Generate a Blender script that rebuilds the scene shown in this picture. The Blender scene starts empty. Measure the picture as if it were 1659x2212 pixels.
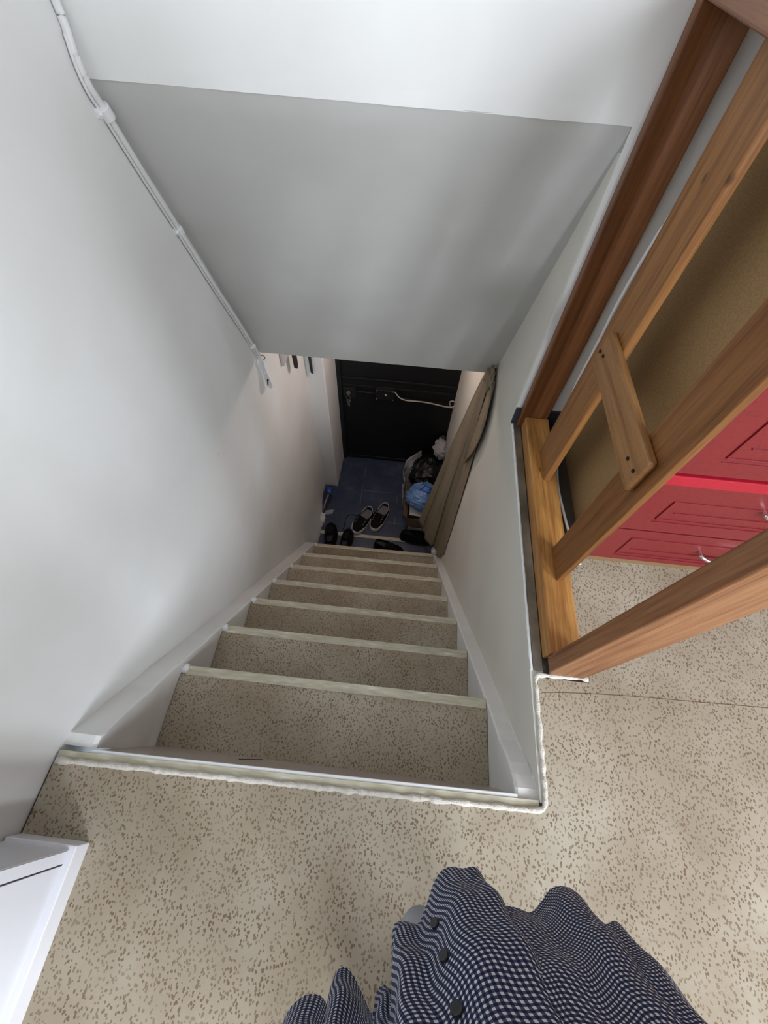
import bpy, bmesh, math, random
from mathutils import Vector, Matrix, noise
random.seed(7)
C = bpy.context.scene.collection
SC = bpy.context.scene

# ------------------------------------------------------------------ camera, world, lights, exposure
cam = bpy.data.cameras.new('camera'); camo = bpy.data.objects.new('camera', cam); C.objects.link(camo)
M3 = Matrix(((0.99419, -0.10317, 0.03078), (0.10414, 0.84897, -0.51808), (0.02732, 0.51828, 0.85478)))
camo.matrix_world = Matrix.Translation((0, 0, 1.2)) @ M3.to_4x4()
cam.sensor_fit = 'VERTICAL'; cam.sensor_height = 36.0; cam.lens = 36.0*883.4/2212.0
cam.clip_start = 0.01; cam.clip_end = 60
SC.camera = camo
w = bpy.data.worlds.new('world'); SC.world = w; w.use_nodes = True
w.node_tree.nodes['Background'].inputs[0].default_value = (0.75, 0.86, 1.0, 1)
w.node_tree.nodes['Background'].inputs[1].default_value = 1.2

def area(name, loc, target, sx, sy, power, col):
    l = bpy.data.lights.new(name, 'AREA'); l.shape = 'RECTANGLE'; l.size = sx; l.size_y = sy
    l.energy = power; l.color = col
    o = bpy.data.objects.new(name, l); C.objects.link(o); o.location = loc
    o.rotation_euler = (Vector(target)-Vector(loc)).to_track_quat('-Z', 'Y').to_euler()
    return o
# daylight through the unseen back window and an added side window
area('window_daylight', (2.86, -1.45, 1.72), (-0.5, 0.45, 0.5), 1.05, 1.0, 95, (0.87, 0.93, 1.0))  # side light added to brighten the left wall
area('window_daylight', (1.55, -2.93, 1.72), (-0.1, 1.0, 0.55), 1.15, 1.1, 135, (0.87, 0.93, 1.0))
SC.view_settings.view_transform = 'Standard'; SC.view_settings.look = 'None'
SC.view_settings.gamma = 1.0; SC.view_settings.use_curve_mapping = False
SC.view_settings.exposure = 0.24

# ------------------------------------------------------------------ constants of the place (metres)
XL, XR = -0.778, 0.418          # faces of the side walls of the stairwell
XSL, XSR = -0.694, 0.362        # inner faces of the plastered stringers
YE = 1.215                      # face of the upper room's far wall
Y0 = -0.045                     # landing edge
ZH = -2.37                      # tiled hall floor
YD = 2.83                       # front door
RX = 2.6                       # right wall of upper room
YB = -2.7                       # back wall
ZC = 2.45

# ------------------------------------------------------------------ helpers
def new_bm(): return bmesh.new()
def obj(name, bm, mat, parent=None, smooth=False, bevel=0, seg=2):
    me = bpy.data.meshes.new(name); bm.normal_update(); bm.to_mesh(me); bm.free()
    if mat: me.materials.append(mat)
    if smooth:
        for p in me.polygons: p.use_smooth = True
    o = bpy.data.objects.new(name, me); C.objects.link(o)
    if parent: 
        o.parent = parent
        o.location = -Vector(parent.location) if parent.type == 'EMPTY' and parent.rotation_euler.z == 0 and not parent.get('_local') else (0, 0, 0)
    if bevel:
        m = o.modifiers.new('bevel', 'BEVEL'); m.width = bevel; m.segments = seg; m.limit_method = 'ANGLE'
    return o
def struct(name, bm, mat, parent=None, **k):
    o = obj(name, bm, mat, parent, **k); o['kind'] = 'structure'; return o
def tag(o, label, cat, group=None):
    o['label'] = label; o['category'] = cat
    if group: o['group'] = group
    return o
def thing(name, label, cat, loc, group=None, local=False, rotz=0):
    o = bpy.data.objects.new(name, None); C.objects.link(o); o.location = loc; o.empty_display_size = .05
    o.rotation_euler = (0, 0, rotz)
    if local: o['_local'] = 1
    return tag(o, label, cat, group)
def box(bm, a, b):
    x0, y0, z0 = a; x1, y1, z1 = b
    v = [bm.verts.new(p) for p in ((x0,y0,z0),(x1,y0,z0),(x1,y1,z0),(x0,y1,z0),(x0,y0,z1),(x1,y0,z1),(x1,y1,z1),(x0,y1,z1))]
    for f in ((0,3,2,1),(4,5,6,7),(0,1,5,4),(1,2,6,5),(2,3,7,6),(3,0,4,7)): bm.faces.new([v[i] for i in f])
    return bm
def bx(a, b): return box(new_bm(), a, b)
def hexa(bm, pts):
    v = [bm.verts.new(p) for p in pts]
    for f in ((0,3,2,1),(4,5,6,7),(0,1,5,4),(1,2,6,5),(2,3,7,6),(3,0,4,7)): bm.faces.new([v[i] for i in f])
def prism(bm, poly, ax, a, b):
    """poly of 2-D points extruded along axis ax from a to b"""
    def mk(p, t):
        q = list(p); q.insert(ax, t); return q
    A = [bm.verts.new(mk(p, a)) for p in poly]; B = [bm.verts.new(mk(p, b)) for p in poly]
    n = len(poly)
    bm.faces.new(A[::-1]); bm.faces.new(B)
    for i in range(n): bm.faces.new((A[i], A[(i+1) % n], B[(i+1) % n], B[i]))
    bmesh.ops.recalc_face_normals(bm, faces=bm.faces)
    return bm
def tube(bm, pts, r, n=8, closed=False, cap=True):
    pts = [Vector(p) for p in pts]; rings = []
    N = len(pts); up = Vector((0, 0, 1))
    for i, p in enumerate(pts):
        d = (pts[(i+1) % N]-pts[i-1]) if closed else (pts[min(i+1, N-1)]-pts[max(i-1, 0)])
        if d.length < 1e-9: d = Vector((0, 0, 1))
        d.normalize()
        s = d.cross(up)
        if s.length < 0.1: s = d.cross(Vector((1, 0, 0)))
        s.normalize(); t = s.cross(d)
        rr = r[i] if isinstance(r, (list, tuple)) else r
        rings.append([bm.verts.new(p+s*math.cos(a)*rr+t*math.sin(a)*rr) for a in [2*math.pi*k/n for k in range(n)]])
    for i in range(N if closed else N-1):
        A = rings[i]; B = rings[(i+1) % N]
        for k in range(n): bm.faces.new((A[k], A[(k+1) % n], B[(k+1) % n], B[k]))
    if cap and not closed:
        bm.faces.new(rings[0][::-1]); bm.faces.new(rings[-1])
    bmesh.ops.recalc_face_normals(bm, faces=bm.faces)
    return bm
def smooth_path(pts, n=8):
    pts = [Vector(p) for p in pts]; out = []
    P = [pts[0]]+pts+[pts[-1]]
    for i in range(1, len(P)-2):
        for k in range(n):
            t = k/n; a, b, c, d = P[i-1], P[i], P[i+1], P[i+2]
            out.append(0.5*((2*b)+(c-a)*t+(2*a-5*b+4*c-d)*t*t+(3*b-a-3*c+d)*t**3))
    out.append(pts[-1]); return out
def loft(bm, rings, closed=True, caps=True):
    R = [[bm.verts.new(p) for p in r] for r in rings]; n = len(R[0])
    for i in range(len(R)-1):
        for k in range(n if closed else n-1):
            bm.faces.new((R[i][k], R[i][(k+1) % n], R[i+1][(k+1) % n], R[i+1][k]))
    if caps and closed:
        bm.faces.new(R[0][::-1]); bm.faces.new(R[-1])
    bmesh.ops.recalc_face_normals(bm, faces=bm.faces)
    return bm
def lump(center, rad, amp=.15, freq=4, seed=0, sub=4, flat=None, creases=0.0):
    bm = new_bm(); bmesh.ops.create_icosphere(bm, subdivisions=sub, radius=1)
    for v in bm.verts:
        n = v.co.normalized(); q = n*freq*.5+Vector((seed*3.1, seed*1.7, 0))
        d = 1+amp*noise.noise(q)+amp*.5*noise.noise(q*2.3)
        if creases: d += creases*(abs(noise.noise(q*4))-.25)+creases*.6*(abs(noise.noise(q*9))-.2)
        p = Vector((n.x*rad[0], n.y*rad[1], n.z*rad[2]))*d
        if flat is not None and p.z < flat: p.z = flat+(p.z-flat)*.08
        v.co = p+Vector(center)
    return bm

# ------------------------------------------------------------------ materials
def mat(name, col, rough=.6, metal=0, spec=.5):
    m = bpy.data.materials.new(name); m.use_nodes = True
    b = m.node_tree.nodes['Principled BSDF']
    b.inputs['Base Color'].default_value = (*col, 1); b.inputs['Roughness'].default_value = rough
    b.inputs['Metallic'].default_value = metal; b.inputs['Specular IOR Level'].default_value = spec
    return m
def nd(m, t, **k):
    n = m.node_tree.nodes.new(t)
    for a, v in k.items(): setattr(n, a, v)
    return n
def lk(m, a, b): m.node_tree.links.new(a, b)
def bsdf(m): return m.node_tree.nodes['Principled BSDF']
def coords(m, scale=(1, 1, 1), kind='Object', rot=(0, 0, 0)):
    t = nd(m, 'ShaderNodeTexCoord'); mp = nd(m, 'ShaderNodeMapping')
    mp.inputs['Scale'].default_value = scale; mp.inputs['Rotation'].default_value = rot
    lk(m, t.outputs[kind], mp.inputs['Vector']); return mp.outputs['Vector']
def noise_tex(m, vec, scale, detail=3, rough=.5):
    n = nd(m, 'ShaderNodeTexNoise'); n.inputs['Scale'].default_value = scale
    n.inputs['Detail'].default_value = detail; n.inputs['Roughness'].default_value = rough
    lk(m, vec, n.inputs['Vector']); return n
def ramp(m, fac, stops):
    r = nd(m, 'ShaderNodeValToRGB'); e = r.color_ramp.elements
    while len(e) < len(stops): e.new(.5)
    for i, (p, c) in enumerate(stops): e[i].position = p; e[i].color = (*c, 1)
    lk(m, fac, r.inputs['Fac']); return r.outputs['Color']
def mix(m, fac, a, b, mode='MIX'):
    n = nd(m, 'ShaderNodeMix', data_type='RGBA', blend_type=mode)
    for s, v in ((n.inputs[0], fac), (n.inputs[6], a), (n.inputs[7], b)):
        if isinstance(v, (int, float)): s.default_value = v
        elif isinstance(v, tuple): s.default_value = (*v, 1)
        else: lk(m, v, s)
    return n.outputs[2]
def math_n(m, op, a, b=None, c=None):
    n = nd(m, 'ShaderNodeMath', operation=op)
    for i, v in enumerate((a, b, c)):
        if v is None: continue
        if isinstance(v, (int, float)): n.inputs[i].default_value = v
        else: lk(m, v, n.inputs[i])
    return n.outputs[0]
def bump(m, h, strength=.3, dist=.01):
    b = nd(m, 'ShaderNodeBump'); b.inputs['Strength'].default_value = strength; b.inputs['Distance'].default_value = dist
    lk(m, h, b.inputs['Height']); lk(m, b.outputs[0], bsdf(m).inputs['Normal'])

def plaster(name, col, dirty=.08, bs=.35, big=.004):
    m = mat(name, col, .72, spec=.3); v = coords(m)
    n1 = noise_tex(m, v, 2.2, 4); n2 = noise_tex(m, v, 38, 5, .6); n3 = noise_tex(m, v, 9, 3)
    c = tuple(x*(1-dirty) for x in col)
    base = mix(m, ramp(m, n1.outputs['Fac'], [(.35, (0, 0, 0)), (.7, (1, 1, 1))]), tuple(col), (c[0], c[1]*.995, c[2]*.98))
    # sparse scuffs
    vo = nd(m, 'ShaderNodeTexVoronoi'); vo.inputs['Scale'].default_value = 7; lk(m, coords(m, (1, 1.6, .5)), vo.inputs['Vector'])
    sc = math_n(m, 'LESS_THAN', vo.outputs['Distance'], .035)
    sc = math_n(m, 'MULTIPLY', sc, math_n(m, 'GREATER_THAN', n3.outputs['Fac'], .55))
    base = mix(m, math_n(m, 'MULTIPLY', sc, .22), base, (.35, .34, .34))
    lk(m, base, bsdf(m).inputs['Base Color'])
    h = math_n(m, 'ADD', math_n(m, 'MULTIPLY', n2.outputs['Fac'], .25), math_n(m, 'ADD', n3.outputs['Fac'], math_n(m, 'MULTIPLY', n1.outputs['Fac'], 1.5)))
    bump(m, h, bs, big); return m
M_wall = plaster('painted_plaster', (.80, .805, .80))
M_rough = plaster('rough_plaster', (.82, .82, .81), .12, .9, .008)
M_wall_room = plaster('room_wall_paint', (.50, .48, .46))
M_soffit = plaster('soffit_paint', (.54, .545, .53))  # greyer than the walls: shade on the slope put into the colour
M_cream_wall = plaster('cream_wall_paint', (.72, .70, .63), bs=.3)  # even cream tone, warmer than the other stairwell walls
M_ceiling = plaster('ceiling_paint', (.62, .62, .61))

def carpet_mat(name, k=1.0, rot=0.0):
    m = mat(name, (.5, .45, .38), .95, spec=.1); v = coords(m, rot=(0, 0, rot))
    big = noise_tex(m, v, 3.0, 4, .6); mid = noise_tex(m, v, 14, 3); fine = noise_tex(m, v, 900, 2)
    base = ramp(m, big.outputs['Fac'], [(.28, (.34*k, .28*k, .20*k)), (.5, (.425*k, .365*k, .275*k)), (.72, (.53*k, .48*k, .385*k))])
    base = mix(m, math_n(m, 'MULTIPLY', mid.outputs['Fac'], .18), base, (.33*k, .25*k, .18*k))
    spk = None
    for i, (sc, st, off) in enumerate(((95, 1.0, 0), (78, 1.0, 5.3), (115, 1.0, 9.1))):
        ang = (.5, -.6, 1.3)[i]
        vv = coords(m, (1, .8, 1), rot=(0, 0, ang))
        ad = nd(m, 'ShaderNodeVectorMath', operation='ADD'); lk(m, vv, ad.inputs[0]); ad.inputs[1].default_value = (off, off, 0)
        wob = nd(m, 'ShaderNodeVectorMath', operation='MULTIPLY_ADD'); nt = noise_tex(m, v, 150, 2)
        lk(m, nt.outputs['Color'], wob.inputs[0]); wob.inputs[1].default_value = (.006, .006, 0); lk(m, ad.outputs[0], wob.inputs[2])
        vo = nd(m, 'ShaderNodeTexVoronoi', voronoi_dimensions='2D'); vo.inputs['Scale'].default_value = sc
        vo.inputs['Randomness'].default_value = 1
        lk(m, wob.outputs[0], vo.inputs['Vector'])
        d = math_n(m, 'LESS_THAN', vo.outputs['Distance'], .19)
        sx = nd(m, 'ShaderNodeSeparateColor'); lk(m, vo.outputs['Color'], sx.inputs[0])
        d = math_n(m, 'MULTIPLY', d, math_n(m, 'GREATER_THAN', sx.outputs[0], .40))
        spk = d if spk is None else math_n(m, 'MAXIMUM', spk, d)
    patch = noise_tex(m, v, 20, 2)
    spk = math_n(m, 'MULTIPLY', spk, ramp(m, patch.outputs['Fac'], [(.3, (.35, .35, .35)), (.6, (.80, .80, .80))]))
    base = mix(m, spk, base, (.165*k, .105*k, .06*k))
    lk(m, base, bsdf(m).inputs['Base Color'])
    bump(m, fine.outputs['Fac'], .35, .002); return m
M_carpet = carpet_mat('speckled_beige_carpet', .88)
M_stair_carpet = carpet_mat('speckled_stair_carpet', .94, .4)
M_fringe = mat('white_overlock_yarn', (.66, .62, .56), .9, spec=.1)
bump(M_fringe, noise_tex(M_fringe, coords(M_fringe), 260, 3).outputs['Fac'], .8, .004)

def wood(name, a, b, dark, axis='Z', scale=1.0, rough=.42):
    a, b, dark = [tuple(x*.86 for x in q) for q in (a, b, dark)]
    m = mat(name, a, rough, spec=.45)
    scale *= 1.9; s = {'Z': (14*scale, 14*scale, .9), 'Y': (14*scale, .9, 14*scale), 'X': (.9, 14*scale, 14*scale)}[axis]
    v = coords(m, s); wv = noise_tex(m, v, 2.2, 5, .65)
    v2 = coords(m, tuple(x*3.2 for x in s)); fn = noise_tex(m, v2, 3.0, 3)
    big = noise_tex(m, coords(m), 3, 2)
    c = ramp(m, wv.outputs['Fac'], [(.30, dark), (.44, a), (.58, b), (.72, a)])
    c = mix(m, ramp(m, fn.outputs['Fac'], [(.45, (0, 0, 0)), (.75, (.55, .55, .55))]), c, dark)
    c = mix(m, math_n(m, 'MULTIPLY', big.outputs['Fac'], .35), c, tuple(x*.55 for x in a))
    # knots
    vo = nd(m, 'ShaderNodeTexVoronoi'); vo.inputs['Scale'].default_value = 4.2
    ks = {'Z': (1.6, 1.6, .8), 'Y': (1.6, .8, 1.6), 'X': (.8, 1.6, 1.6)}[axis]
    lk(m, coords(m, ks), vo.inputs['Vector'])
    k = ramp(m, vo.outputs['Distance'], [(.025, (.85, .85, .85)), (.05, (0, 0, 0))])
    c = mix(m, k, c, tuple(x*.35 for x in dark))
    lk(m, c, bsdf(m).inputs['Base Color'])
    bump(m, wv.outputs['Fac'], .12, .002); return m
M_post = wood('varnished_pine_dark', (.21, .076, .025), (.27, .105, .036), (.12, .040, .012), 'Z')
M_post2 = wood('varnished_pine_mid', (.34, .145, .042), (.46, .215, .068), (.19, .070, .018), 'Z')
M_postd = wood('varnished_pine_brown', (.26, .10, .026), (.34, .145, .042), (.13, .042, .010), 'Z')
M_newel = wood('varnished_newel', (.30, .125, .05), (.40, .19, .085), (.15, .055, .02), 'Z')
M_rail = wood('varnished_base_rail', (.50, .22, .058), (.70, .36, .11), (.26, .095, .022), 'Y')
M_hand = wood('varnished_handrail', (.30, .125, .06), (.38, .175, .085), (.16, .06, .03), 'Y')
M_cross = wood('varnished_cross_board', (.36, .17, .06), (.46, .24, .09), (.2, .08, .026), 'Y')
M_screw = mat('dark_screw', (.02, .015, .015), .5, .4)
M_metal = mat('dull_grey_steel', (.33, .33, .29), .38, .85)
_v = coords(M_metal); _n = noise_tex(M_metal, _v, 7, 4)
lk(M_metal, ramp(M_metal, _n.outputs['Fac'], [(.35, (.20, .20, .165)), (.65, (.42, .42, .37))]), bsdf(M_metal).inputs['Base Color'])
M_paint = mat('white_gloss_paint', (.82, .83, .84), .35)
M_cream = mat('cream_nosing_paint', (.56, .53, .40), .45)
_n = noise_tex(M_cream, coords(M_cream, (1, 6, 1)), 16, 4)
lk(M_cream, ramp(M_cream, _n.outputs['Fac'], [(.35, (.48, .44, .32)), (.62, (.62, .59, .46)), (.74, (.78, .78, .74))]), bsdf(M_cream).inputs['Base Color'])
M_tile_riser = mat('beige_riser_tile', (.42, .37, .33), .3)
M_blue_tile0 = mat('dark_blue_skirting_tile', (.03, .035, .055), .4)
M_white_plastic = mat('white_plastic', (.80, .81, .84), .35)
M_cable = mat('white_cable_sheath', (.74, .74, .74), .45)
M_black = mat('black_fittings', (.012, .012, .014), .6)
M_shadow_gap = mat('dark_gap', (.03, .03, .035), .9)

def tile_mat():
    m = mat('slate_blue_floor_tiles', (.07, .085, .13), .42)
    v = coords(m); n1 = noise_tex(m, v, 6, 5, .65); n2 = noise_tex(m, v, 30, 4)
    base = ramp(m, n1.outputs['Fac'], [(.3, (.026, .040, .082)), (.55, (.046, .062, .112)), (.75, (.085, .100, .150))])
    br = nd(m, 'ShaderNodeTexBrick'); br.offset = 0; br.inputs['Scale'].default_value = 1
    br.inputs['Brick Width'].default_value = .375; br.inputs['Row Height'].default_value = .36
    br.inputs['Mortar Size'].default_value = .0035
    mp = nd(m, 'ShaderNodeMapping'); t = nd(m, 'ShaderNodeTexCoord'); lk(m, t.outputs['Object'], mp.inputs['Vector'])
    mp.inputs['Location'].default_value = (.385, .115, 0); lk(m, mp.outputs[0], br.inputs['Vector'])
    jn = noise_tex(m, v, 4, 2); jc = ramp(m, jn.outputs['Fac'], [(.42, (.018, .02, .03)), (.58, (.16, .18, .21))])
    c = mix(m, math_n(m, 'MULTIPLY', br.outputs['Fac'], .75), base, jc)
    lk(m, c, bsdf(m).inputs['Base Color']); bump(m, n2.outputs['Fac'], .1, .002); return m
M_tiles = tile_mat()

# ------------------------------------------------------------------ SETTING
def wall_grid(ax, c, u0, u1, v0, v1, nu, nv, f):
    """thick wavy wall: grid in two axes, f(u,v) gives the offset of the face"""
    bm = new_bm(); G = []
    for i in range(nu+1):
        row = []
        for j in range(nv+1):
            u = u0+(u1-u0)*i/nu; v = v0+(v1-v0)*j/nv; p = [u, v]; p.insert(ax, c+f(u, v)); row.append(bm.verts.new(p))
        G.append(row)
    for i in range(nu):
        for j in range(nv): bm.faces.new((G[i][j], G[i+1][j], G[i+1][j+1], G[i][j+1]))
    return bm, G
def wavy(seed, a=.003):
    return lambda u, v: a*noise.noise(Vector((u*1.6+seed, v*1.6, seed)))+a*.4*noise.noise(Vector((u*5+seed, v*5, 3)))
# left wall, one face from the back of the room to the pier at the front door
wv = wavy(1, .0025)
def lw(y, z):
    o = wv(y, z)
    if z < -2.05 and 1.5 < y < 2.25:
        t = min(1, (-2.05-z)/.30); s = math.sin(math.pi*(y-1.5)/.75)**.7 if 1.5 < y < 2.25 else 0
        o += .055*t*t*s
    return o
bm, G = wall_grid(0, XL, YB, 2.45, ZH-.02, ZC, 150, 120, lw)
bmesh.ops.reverse_faces(bm, faces=bm.faces)
box(bm, (XL-.16, YB, ZH-.1), (XL-.02, 3.1, ZC))
struct('wall_left', bm, M_wall, smooth=False)
for o in (bpy.data.objects['wall_left'],):
    for p in o.data.polygons: p.use_smooth = True
# pier at the left of the front door
bm = bx((XL-.01, 2.42, ZH), (-.645, YD+.05, -.1))
struct('wall_left_pier', bm, M_wall, bevel=.008)
# right wall of the stairwell (below the floor, then full height beyond the far wall)
bm = new_bm()
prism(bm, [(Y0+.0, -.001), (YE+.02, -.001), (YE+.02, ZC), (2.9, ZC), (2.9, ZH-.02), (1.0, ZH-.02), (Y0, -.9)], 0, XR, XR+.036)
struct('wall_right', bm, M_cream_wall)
bm = bx((XR+.02, YE+.005, ZH-.02), (XR+.2, YD+.1, 0))
struct('wall_right_core', bm, M_wall)
# far wall of the upper room, with the slanting soffit hanging off it over the stairs
wv2 = wavy(4, .003)
bm, G = wall_grid(1, YE, XL-.01, XR, .893, ZC, 40, 50, lambda x, z: wv2(x, z)+(0.004*noise.noise(Vector((x*6, 0, 0))) if z < .9 else 0))
bm2 = bm
for i_, row_ in enumerate(G): row_[0].co.z = .906-.014*i_/40
# part to the right of the opening
a = [bm2.verts.new(p) for p in ((XR, YE, -.02), (RX, YE, -.02), (RX, YE, ZC), (XR, YE, ZC))]; bm2.faces.new(a)
a = [bm2.verts.new(p) for p in ((XL-.1, YE+.14, .9), (RX, YE+.14, .9), (RX, YE+.14, ZC), (XL-.1, YE+.14, ZC))]; bm2.faces.new(a)
struct('wall_front', bm2, M_wall)
# shade of paint behind the railing is the same wall; the soffit
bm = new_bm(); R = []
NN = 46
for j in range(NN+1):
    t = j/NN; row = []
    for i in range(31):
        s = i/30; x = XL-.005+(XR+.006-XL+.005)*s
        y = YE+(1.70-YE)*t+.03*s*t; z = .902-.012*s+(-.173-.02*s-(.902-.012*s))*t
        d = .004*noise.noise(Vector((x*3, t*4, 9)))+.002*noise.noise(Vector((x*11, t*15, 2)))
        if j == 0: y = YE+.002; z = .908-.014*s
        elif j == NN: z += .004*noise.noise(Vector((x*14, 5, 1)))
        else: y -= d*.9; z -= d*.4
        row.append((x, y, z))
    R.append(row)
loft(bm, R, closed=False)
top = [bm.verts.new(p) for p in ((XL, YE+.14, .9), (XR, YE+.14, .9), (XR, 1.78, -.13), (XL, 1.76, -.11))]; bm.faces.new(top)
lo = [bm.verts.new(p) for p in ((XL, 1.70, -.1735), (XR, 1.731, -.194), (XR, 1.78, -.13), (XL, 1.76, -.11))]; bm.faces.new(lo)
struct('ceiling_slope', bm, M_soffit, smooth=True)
# hall ceiling
struct('ceiling_hall', bx((XL-.1, 1.72, -.115), (.62, YD+.1, -.02)), M_ceiling)
# upper room: ceiling, walls, floor slab with the stair opening
struct('ceiling', bx((XL-.1, YB-.1, ZC), (RX+.1, YE+.2, ZC+.1)), M_ceiling)
def wall_with_hole(ax, c, th, u0, u1, v0, v1, hu0, hu1, hv0, hv1):
    bm = new_bm()
    for (a, b, p, q) in ((u0, hu0, v0, v1), (hu1, u1, v0, v1), (hu0, hu1, v0, hv0), (hu0, hu1, hv1, v1)):
        lo_ = [a, p]; hi_ = [b, q]; lo_.insert(ax, c); hi_.insert(ax, c+th); box(bm, lo_, hi_)
    return bm
struct('wall_side', wall_with_hole(0, RX, .12, YB-.1, YE+.2, -.02, ZC, -2.0, -.9, 1.15, 2.25), M_wall_room)
struct('wall_back', wall_with_hole(1, YB-.12, .12, XL-.1, RX+.1, -.02, ZC, .95, 2.15, 1.1, 2.3), M_wall_room)
def window(n, ax, c, u0, u1, v0, v1):
    bm = new_bm(); t = .05
    def b_(a, b):
        lo_ = [a[0], a[1]]; hi_ = [b[0], b[1]]; lo_.insert(ax, c); hi_.insert(ax, c+.05); box(bm, lo_, hi_)
    b_((u0, v0), (u1, v0+t)); b_((u0, v1-t), (u1, v1)); b_((u0, v0+t), (u0+t, v1-t)); b_((u1-t, v0+t), (u1, v1-t))
    um = (u0+u1)/2; b_((um-.025, v0+t), (um+.025, v1-t))
    o = struct('window_%d' % n, bm, M_white_plastic)
    g = bpy.data.materials.get('window_glass')
    if not g:
        g = bpy.data.materials.new('window_glass'); g.use_nodes = True; nt = g.node_tree; nt.nodes.remove(nt.nodes['Principled BSDF'])
        tr = nt.nodes.new('ShaderNodeBsdfTransparent'); gl = nt.nodes.new('ShaderNodeBsdfGlossy'); gl.inputs['Roughness'].default_value = .02
        mx = nt.nodes.new('ShaderNodeMixShader'); mx.inputs[0].default_value = .05
        nt.links.new(tr.outputs[0], mx.inputs[1]); nt.links.new(gl.outputs[0], mx.inputs[2]); nt.links.new(mx.outputs[0], nt.nodes['Material Output'].inputs[0])
    a = [u0+t, v0+t]; b = [u1-t, v1-t]; a.insert(ax, c+.02); b.insert(ax, c+.026)
    gp = obj('pane', bx(a, b), g, o)
window(1, 1, YB-.08, .95, 2.15, 1.1, 2.3)
window(2, 0, RX+.03, -2.0, -.9, 1.15, 2.25)  # added side window, unseen, for more light on the left wall
M_slab = mat('floor_screed', (.07, .055, .045), .9)  # darkened so the bare strip by the cabinet reads as shadow
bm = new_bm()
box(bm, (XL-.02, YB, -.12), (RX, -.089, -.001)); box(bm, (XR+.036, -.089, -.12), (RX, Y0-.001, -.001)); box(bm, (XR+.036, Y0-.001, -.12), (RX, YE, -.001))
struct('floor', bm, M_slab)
# tiled hall floor
bm = bx((XL-.02, 1.45, ZH-.08), (.60, YD+.1, ZH))
struct('floor_hall', bm, M_tiles)
# hall walls beyond the right corner: the wall steps back a little towards the door
# steel angle along the edge of the well and the white paint line beside it
struct('trim_1', bx((XR+.008, .262, -.004), (.4515, YE-.001, .006)), M_metal)
def bead(name, pts, r, mt, seed, amp=.35):
    P = smooth_path(pts, 14); P = [p+Vector((noise.noise(p*30+Vector((seed, 0, 0))), noise.noise(p*30+Vector((0, seed, 5))), 0))*r*.3 for p in P]
    rr = [r*(1+amp*noise.noise(p*55+Vector((seed, seed, 0)))) for p in P]
    return tube(new_bm(), P, rr, 8)
def line(a, b, n=12): a = Vector(a); b = Vector(b); return [a.lerp(b, i/n) for i in range(n+1)]
bm = bead('b', line((XR+.004, .262, .0), (XR+.005, YE-.02, .0), 30), .0045, M_paint, 3)
struct('trim_2', bm, M_paint, smooth=True)
# dark blue skirting tiles at the foot of the far wall
struct('baseboard_front', bx((XR+.001, YE-.012, 0), (RX, YE-.0005, .075)), M_blue_tile0)
bm = new_bm(); box(bm, (.4516, .262, -.005), (.456, YE-.012, .003))
struct('trim_3', bm, M_shadow_gap)  # dark strip standing in for shade between steel angle and base rail

# ------------------------------------------------------------------ CARPET on the landing and the room
t = thing('carpet', 'speckled beige fitted carpet on the upper floor around the stair opening', 'carpet', (.8, -.9, 0))
bm = new_bm()
def cpoly(pts, z):
    v = [bm.verts.new((x, y, z)) for x, y in pts]; bm.faces.new(v)
# surface cut out around the stairwell, the rail and the newel; bared by the cabinet as a dark shadow strip
cp = [(XL+.002, YB+.01), (RX-.005, YB+.01), (RX-.005, YE-.013), (1.0, YE-.013), (1.0, .66), (.572, .66), (.562, .35), (.583, .272), (.575, .243), (.436, .243), (.428, -.052), (.40, -.064), (-.70, -.082), (XL+.006, -.082)]
cpoly(cp, .004)
bmesh.ops.recalc_face_normals(bm, faces=bm.faces)
f = bm.faces[:] if hasattr(bm.faces, '__getitem__') else list(bm.faces)
r = bmesh.ops.extrude_face_region(bm, geom=list(bm.faces))
for e in r['geom']:
    if isinstance(e, bmesh.types.BMVert): e.co.z -= .004
bmesh.ops.recalc_face_normals(bm, faces=bm.faces)
obj('pile', bm, M_carpet, t)
Pb = line((XL+.01, -.080, .003), (.395, -.062, .003), 40)+[Vector((.420, -.058, .003)), Vector((.428, -.045, .003))]+line((.430, -.02, .003), (.4305, .235, .003), 14)+[Vector((.436, .248, .003))]+line((.45, .250, .003), (.575, .2535, .003), 8)
o = obj('bound_edge', bead('e', Pb, .0068, None, 2, .5), M_fringe, t, smooth=True); o['label'] = 'whitish overlocked carpet edge'
Pb = line((.568, .30, .003), (.553, .50, .003), 10)+line((.552, .52, .003), (.556, .64, .003), 4)
o = obj('bound_edge', bead('e2', Pb, .0045, None, 8, .4), M_fringe, t, smooth=True)
# seam
Ps = [(.445, .205, .0042), (.55, .214, .0042), (.70, .222, .0042), (.86, .226, .0042), (1.06, .232, .0042), (1.5, .24, .0042)]
o = obj('seam', tube(new_bm(), smooth_path(Ps, 10), .0008, 5), mat('seam_shadow', (.16, .10, .05), .9), t)

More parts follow.
